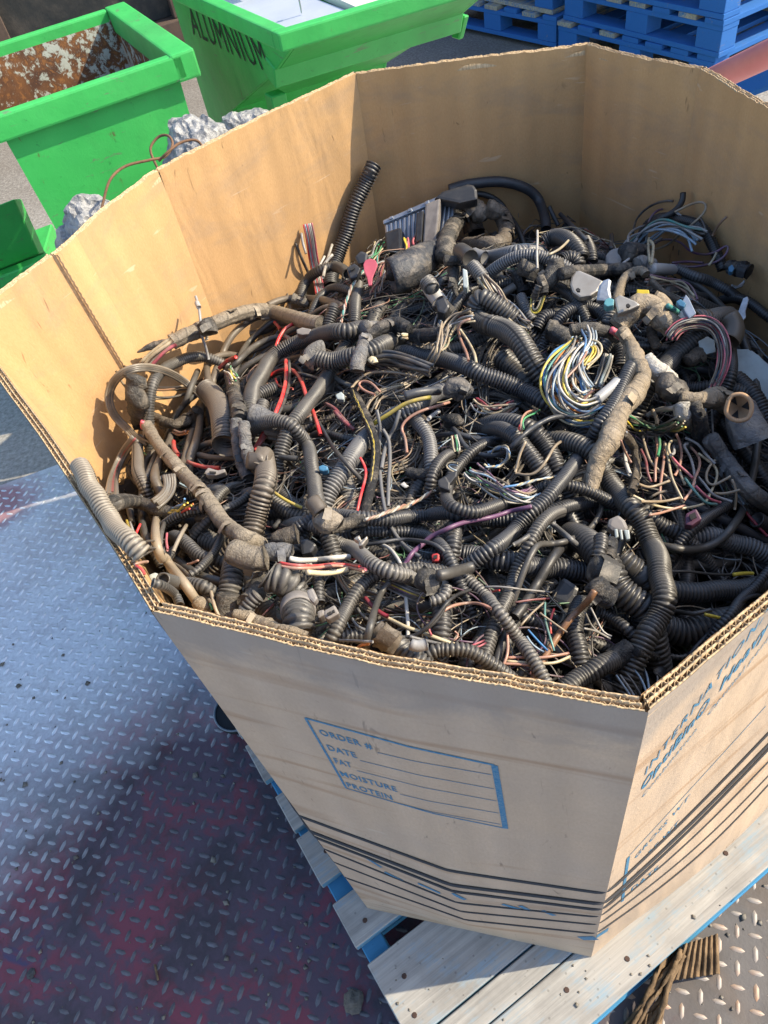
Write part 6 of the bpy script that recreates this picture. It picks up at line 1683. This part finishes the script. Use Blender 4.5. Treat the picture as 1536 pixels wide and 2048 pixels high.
# ================================================================== hard pieces lying in the heap
def depth_at(u, v, h=0.0):
    z = .72
    for _ in range(14):
        p = at(u, v, z); z = .5 * z + .5 * (S(np.clip(p[:2], (-.6, .1), (.8, 1.7)))[0] + h)
    d = (z - CAM[2]) / ray(u, v)[2] * FPX
    i, j = int(np.clip(v / 4, 0, 511)), int(np.clip(u / 4, 0, 383))
    return max(min(d, DB[i, j] - .006), d - .12)
def polyplate(path, th, name, mat, label=None, cat=None, h=.02, tilt=.5, bevel=.0012, parent=None, d=None, color=None, dz=0.0):
    """solid plate whose outline is surveyed by path; it faces halfway between up and the viewer"""
    p = pix(path); c = p.mean(0); d = (depth_at(*c, h) if d is None else d) - dz
    C0 = atd(*c, d); tow = CAM - C0; tow /= np.linalg.norm(tow)
    n = np.array([0, 0, 1.0]) * (1 - tilt) + tow * tilt; n /= np.linalg.norm(n)
    V = []
    for u, v in p:
        r = ray(u, v); V.append(CAM + r * (n @ (C0 - CAM) / (n @ r)))
    V = np.array(V); m = MB(); k = len(V)
    m.add(list(V) + list(V - n * th), [tuple(range(k)), tuple(range(2 * k - 1, k - 1, -1))] + [(i, k + i, k + (i + 1) % k, (i + 1) % k) for i in range(k)])
    me = m.mesh(name, bevel, 2) if bevel else m.mesh(name)
    o = link(name, me, mat)
    if color: own(o, color)
    if label: tag(o, label, cat)
    if parent is not None: set_parent(o, parent)
    return o, V, n, d
M_CAST = simple("cast_bracket", (.40, .37, .32), .45, .7, 25, .3, (.24, .20, .16))
M_FIN = simple("module_alloy", (.36, .39, .43), .36, .75, 14, .35, (.17, .18, .20), bump=.3)
M_PINK = simple("pink_plastic", (.45, .085, .12), .45, 0, 30, .25)
M_YEL = simple("yellow_plastic", (.62, .46, .03), .45, 0, 40, .25)
M_CLIPB = simple("blue_plastic", (.05, .16, .27), .4, 0, 30, .25)
M_TEALP = simple("teal_plastic", (.10, .29, .32), .45, 0, 30, .3)
M_PCB = simple("pale_board", (.38, .43, .42), .55, .1, 26, .4, (.24, .26, .25))
M_GREY = simple("grey_plastic", (.21, .19, .175), .55, 0, 50, .35)
M_BLK = simple("black_plastic", (.022, .023, .026), .38, 0, 35, .3, (.07, .065, .06))
M_WHT = simple("white_plastic", (.48, .47, .45), .45, 0, 40, .2)
M_RED = simple("red_plastic", (.40, .03, .03), .5, 0, 40, .3)
M_MAR = simple("maroon_plastic", (.09, .03, .06), .5, 0, 40, .3)
M_CARDR = simple("card_core", (.40, .25, .14), .8, 0, 50, .25)

# finned alloy module leaning on the back wall
mod = empty("control_module", (0, 0, 0))
tag(mod, "finned alloy control module tilted against the far wall", "control module")
A, B_c, Cc, D = at(768, 446, .685), at(912, 384, .725), at(897, 505, .655), at(776, 522, .63)
ex, ey = (B_c - A), (D - A)
nn = np.cross(ey, ex); nn /= np.linalg.norm(nn)
if nn[2] < 0: nn = -nn
mod.location = tuple((A + Cc) / 2)
def on_mod(a, b, c=0.0): return A + ex * a + ey * b + (Cc - B_c - ey) * a * b + nn * c
def mod_box(a0, a1, b0, b1, c0, c1, name, mat, bev=.0015):
    m = MB(); lo = [on_mod(a, b, c0) for a, b in ((a0, b0), (a1, b0), (a1, b1), (a0, b1))]; hi = [on_mod(a, b, c1) for a, b in ((a0, b0), (a1, b0), (a1, b1), (a0, b1))]
    m.add(lo + hi, [(0, 1, 2, 3), (7, 6, 5, 4), (0, 4, 5, 1), (1, 5, 6, 2), (2, 6, 7, 3), (3, 7, 4, 0)])
    o = link(name, m.mesh(name, bev, 2), mat); set_parent(o, mod); return o
mod_box(0, 1, 0, 1, -.03, 0, "housing", M_FIN, .003)
for k_ in range(15): mod_box(.03 + k_ * .064, .055 + k_ * .064, .10, .98, 0.0005, .007, "fin", M_FIN, .001)
mod_box(.0, 1, -.03, .07, .0005, .010, "flange", M_FIN, .002)
for a_ in (.12, .38, .62, .88): mod_box(a_ - .03, a_ + .03, -.02, .05, .0105, .015, "screw_boss", M_FIN, .002)
mod_box(.06, .30, .45, .98, .008, .045, "plug", M_BLK, .004)
mod_box(.52, .62, .25, .95, .008, .040, "plug", M_BLK, .003)
mod_box(.63, .84, .12, .92, .008, .035, "plug_cover", M_GREY, .004)
polyplate("G:1180,290 1250,235 1440,180 1490,185 1515,230 1520,300 1380,330", .03, "moulded_cover", M_BLK, "black rounded cover behind the right end of the finned module", "cover", d=1.50, tilt=.5, bevel=.006)
polyplate("I:285,560 290,490 330,450 400,432 435,445 420,520 400,590 330,600", .05, "moulded_cover", M_GREY, "grey ribbed moulded cover at the foot of the far right wall", "cover", h=.02, bevel=.006)
# pink clip
pc, V_, n_, d_ = polyplate("G:640,800 655,770 690,755 730,765 750,800 735,850 712,900 705,960 680,965 668,900 645,850", .006, "pink_clip", M_PINK, "pink plastic clip standing between the module plugs and the twisted wires", "clip", h=.05)
# cast brackets
polyplate("H:1075,800 1085,740 1115,700 1150,690 1240,730 1335,775 1290,850 1240,885 1150,900 1095,860", .012, "cast_bracket", M_CAST, "pale cast bracket with a bolt hole behind the crumpled foil", "bracket", h=.05, bevel=.003, tilt=.35)
polyplate("I:60,760 78,750 96,762 92,778 72,778", .003, "bolt_hole", M_CORE, None, None, h=.05, tilt=.35, dz=.012, bevel=0, parent=bpy.data.objects["cast_bracket"])
polyplate("I:355,830 400,800 520,850 560,880 480,915 380,950", .010, "cast_bracket", M_CAST, "cast bracket half under the brown taped arch", "bracket", h=.04, bevel=.003, tilt=.35)
polyplate("I:445,880 462,870 480,885 468,898 450,896", .003, "bolt_hole", M_CORE, None, None, h=.04, tilt=.35, dz=.010, bevel=0, parent=bpy.data.objects["cast_bracket.001"])
o, *_ = polyplate("I:235,730 270,690 320,672 335,700 325,760 340,830 280,850 215,848 225,790", .012, "foil_scrap", M_ALU, "crumpled silver foil scrap between the cast brackets", "foil", h=.07, bevel=.004)
polyplate("I:285,840 320,825 355,840 350,885 300,895 275,875", .016, "teal_plug", M_TEALP, "teal plug on the grey ribbed collar below the foil", "plug", h=.08)
polyplate("I:528,762 622,766 628,818 530,820", .022, "yellow_plug", M_YEL, "yellow plug block in front of the bow of salmon wires", "plug", h=.05)
pb_, *_ = polyplate("I:870,870 905,800 930,830 985,945 930,985 895,930", .014, "pale_plug", simple("pale_blue_plastic", (.22, .27, .36), .5, 0, 40, .3), "pale blue plug housing with a bright blue insert by the wide ribbed conduit", "plug", h=.07)
polyplate("I:830,855 865,835 910,870 890,900 850,885", .010, "insert", M_CLIPB, None, None, h=.07, dz=.012, parent=pb_)
S_("I:765,888 800,910 845,938", 10, "tea", "teal tube end beside the brown taped arch", name="tube", cat="tube")
polyplate("I:800,975 880,918 915,945 912,1012 850,1005", .004, "board_scrap", M_PCB, "pale board scrap next to the pale blue plug", "circuit board", h=.03)
polyplate("K:1000,240 1070,200 1125,230 1135,320 1060,340 1010,290", .004, "board_scrap", M_PCB, "pale board scrap inside the red and blue wire arch", "circuit board", h=.03)
polyplate("K:1385,300 1470,350 1545,440 1545,720 1480,690 1400,560 1270,520 1290,300", .004, "board_scrap", M_PCB, "large pale board scrap by the right wall under the long cable", "circuit board", h=-.02)
polyplate("K:1400,300 1440,330 1545,420 1545,440 1420,350", .004, "edge_strip", M_ALU, "shiny strip on the large pale board by the right wall", "strip", h=.0)
# pump and ring terminals by the right wall
T_("I:1240,600 1300,600 1400,625", 26, "k", "small black pump with a blue end against the right wall", name="small_pump", cat="pump", wrap=.5)
polyplate("I:1232,590 1262,570 1280,600 1262,630 1238,625", .012, "blue_plug", M_CLIPB, "bright blue plug on the small black pump", "plug", h=.03, dz=.02)
polyplate("I:1285,950 1310,925 1345,830 1380,815 1390,840 1365,930 1368,975 1340,1010 1300,1000", .004, "ring_terminal", M_ALU, "flat metal ring terminal hanging by the right wall", "terminal", h=.03)
polyplate("I:1255,720 1300,735 1345,700 1350,685 1362,700 1340,740 1290,755 1255,745", .004, "pipe_clip", M_ALU, "curved metal pipe clip below the small black pump", "clip", h=.02)
# wrapped paper cup
cu = T_("K:1325,760 1350,850 1390,940 1425,1020", 66, "s", "tan rimmed card tube wrapped in shiny grey tape at the right side", name="wrapped_tube", cat="card tube", wrap=.05, lump_=.05, taper=[.88, .95, 1.05, 1.1], hollow=True)
ring = pix("K:1235,690 1270,655 1340,650 1395,690 1410,760 1380,830 1310,850 1250,830 1215,780"); 
_d = depth_at(*ring.mean(0), .06) - .02
C0 = atd(*ring.mean(0), _d); tow = (CAM - C0) / np.linalg.norm(CAM - C0)
P = []
for u_, v_ in cr(np.concatenate([ring, ring[:1]]), 6):
    r_ = ray(u_, v_); P.append(CAM + r_ * (tow @ (C0 - CAM) / (tow @ r_)))
P = np.array(P); V, F = flat_tube(P, .0028, 8)
set_parent(link("card_rim", mesh_np("card_rim", V, F), M_CARDR, None, True), cu)
m = MB(); Pi = P[:-1] - tow * .004; cpt = Pi.mean(0) - tow * .02
m.add(list(Pi) + [cpt], [(i, (i + 1) % len(Pi), len(Pi)) for i in range(len(Pi))]); set_parent(link("card_core", m.mesh("card_core"), M_CARDR), cu)
for k_ in range(3):
    i0, i1 = int(k_ * len(Pi) / 3), int((k_ * len(Pi)) / 3 + len(Pi) / 7)
    a_, b_ = cpt + (Pi[i0] - cpt) * .85, cpt + (Pi[i1] - cpt) * .85; c_ = cpt + ((a_ + b_) / 2 - cpt) * .25
    m = MB(); e_ = tow * .0025; m.add([a_ + e_, b_ + e_, c_ + e_, a_, b_, c_], [(0, 1, 2), (5, 4, 3), (0, 3, 4, 1), (1, 4, 5, 2), (2, 5, 3, 0)]); set_parent(link("core_opening", m.mesh("core_opening"), M_CORE), cu)
# plugs and connectors
def plug(path, th, mat, label, name="plug_connector", slots=(), h=.03, bevel=.002, cat="connector", dz=0.0):
    o, V, n, d = polyplate(path, th, name, mat, label, cat, h=h, bevel=bevel, dz=dz)
    for s_ in slots: polyplate(s_, .002, "socket", M_CORE, None, None, d=d - .004, bevel=0, parent=o)
    return o
plug("L:10,1030 60,1015 80,1040 70,1085 15,1085", .016, M_RED, "small red crimped plug by the upright ribbed hose", slots=["L:25,1040 55,1035 55,1060 28,1065"], h=.02)
o = plug("M:310,680 390,645 440,690 470,760 400,790 340,770 300,740", .02, M_GREY, "dusty plug with pale prongs touching the big arched hose", h=.05, bevel=.004)
for s_ in ("M:355,760 380,755 390,820 365,830", "M:395,765 415,760 425,840 405,842", "M:430,765 470,765 478,835 450,842"): polyplate(s_, .008, "prong", M_PCB, None, None, h=.06, parent=o, dz=.008)
plug("M:905,640 985,600 1030,680 950,735 900,725", .018, M_MAR, "open maroon connector under the curly wire nest", slots=["M:930,650 975,630 990,670 945,690"], h=.04)
plug("N:760,440 870,275 1000,360 975,430 910,515 800,470", .035, M_BLK, "square black cap lying in the front hollow", name="square_cap", h=.0, bevel=.005, cat="cap")
plug("F:180,620 265,570 305,640 215,690 185,665", .016, M_GREY, "grey two-slot plug beside the fattest ribbed elbow", slots=["F:205,640 235,622 240,640 212,658", "F:240,622 262,610 268,628 245,640"], h=.05)
plug("B:1030,400 1060,362 1135,385 1190,370 1195,400 1120,425 1050,425", .014, M_GREY, "broken grey plug between the dusty branch and the twin taped legs", slots=["B:1070,392 1120,396 1118,410 1070,406"], h=.04)
plug("E:790,985 840,955 855,1000 900,960 905,985 865,1040 830,1045 835,1010", .012, M_CAST, "beige spring clip on the tan ribbed conduit", name="spring_clip", cat="clip", h=.06)
plug("E:525,430 560,418 600,432 598,462 560,470 528,460", .014, M_CLIPB, "small blue plug beside the ribbed conduit from the silvery joint", h=.03)
plug("D:655,880 700,855 725,880 720,920 670,915", .012, M_PCB, "clear plug behind the black thin cable", h=.02)
plug("D:355,380 400,362 470,375 465,415 400,420 360,410", .018, M_GREY, "grey connector body under the dusty branch's end", h=.03)
plug("D:1420,160 1500,120 1536,200 1500,260 1440,240", .03, M_BLK, "square black plug at the lower end of the white sleeve", h=.03, bevel=.004)
plug("E:1440,540 1500,500 1536,560 1536,620 1450,590", .016, M_BLK, "black plug where the twisted tan wires begin", h=.05)
plug("E:1150,570 1185,545 1200,570 1228,580 1190,600", .004, M_WHT, "torn white plastic flake in the dark centre", name="plastic_flake", cat="flake", h=.0)
plug("L:90,450 160,400 215,380 205,430 130,520 60,530", .014, M_BLK, "dark plug under the loop of the doubled back conduit", h=.03)
plug("F:0,70 60,60 130,110 90,170 10,190", .02, M_BLK, "dark square plug by the fan of crumpled tape", h=.03, bevel=.003)
plug("F:130,620 185,605 190,650 140,680", .02, M_GREY, "small grey plug tail next to the fattest elbow", h=.03)
plug("G:510,830 570,790 620,830 590,900 540,910", .02, M_BLK, "black terminal block left of the pink clip", h=.05, slots=["G:535,835 570,815 578,830 545,850"])
plug("G:570,740 620,690 680,715 670,780 600,800", .02, M_BLK, "crumpled black plug boot above the pink clip", h=.05, bevel=.005)
plug("C:215,420 270,395 325,430 320,470 240,475", .014, M_PCB, "pale plug collar above the near left rim", h=.04, bevel=.003)
plug("H:250,675 285,690 297,800 285,830 255,820", .02, M_PCB, "pale plug end below the silvery conduit's elbow", h=.05)
plug("K:440,930 455,925 462,938 450,946", .004, M_WHT, "tiny white speck of plastic below the twisted tape strap", name="plastic_flake", cat="flake", h=.05)
# round plug in the foreground
o = S_("F:850,880 900,895 975,880", 24, "gry", "round grey plug with pin holes in the dark foreground", name="round_plug", cat="connector", h=.02)
# clamp band round the fattest elbow
V_ = np.array([v.co[:] for v in fat.data.vertices]); px_ = proj(V_); want = pix("C:1335,580")[0]
i0 = np.argmin(np.hypot(px_[:, 0] - want[0], px_[:, 1] - want[1])) // 16
ringc = lambda k: V_[k * 16:k * 16 + 16].mean(0)
c0_ = ringc(i0); axv = ringc(i0 + 6) - ringc(i0 - 6); axv /= np.linalg.norm(axv)
rr_ = np.linalg.norm(V_[i0 * 16:i0 * 16 + 16] - c0_, axis=1).max() * 1.10
e1_ = np.cross(axv, (0, 0, 1.0)); e1_ /= np.linalg.norm(e1_); e2_ = np.cross(axv, e1_)
V = []; F = []; n = 40; prof_ = [(-.0075, .92), (-.0075, 1.0), (-.005, 1.04), (.005, 1.04), (.0075, 1.0), (.0075, .92)]
for i in range(n):
    t_ = i * 2 * np.pi / n
    for a_, q_ in prof_: V.append(c0_ + axv * a_ + (e1_ * math.cos(t_) + e2_ * math.sin(t_)) * rr_ * q_)
for i in range(n):
    for k_ in range(5): F.append((i * 6 + k_, i * 6 + k_ + 1, ((i + 1) % n) * 6 + k_ + 1, ((i + 1) % n) * 6 + k_))
band = link("clamp_band", mesh_np("clamp_band", np.array(V), np.array(F)), M_GREY, None, False); set_parent(band, fat)
polyplate("C:1430,540 1480,515 1520,600 1490,640 1450,600", .012, "clamp_ear", M_GREY, None, None, h=.07, parent=fat, bevel=.002, dz=.01)
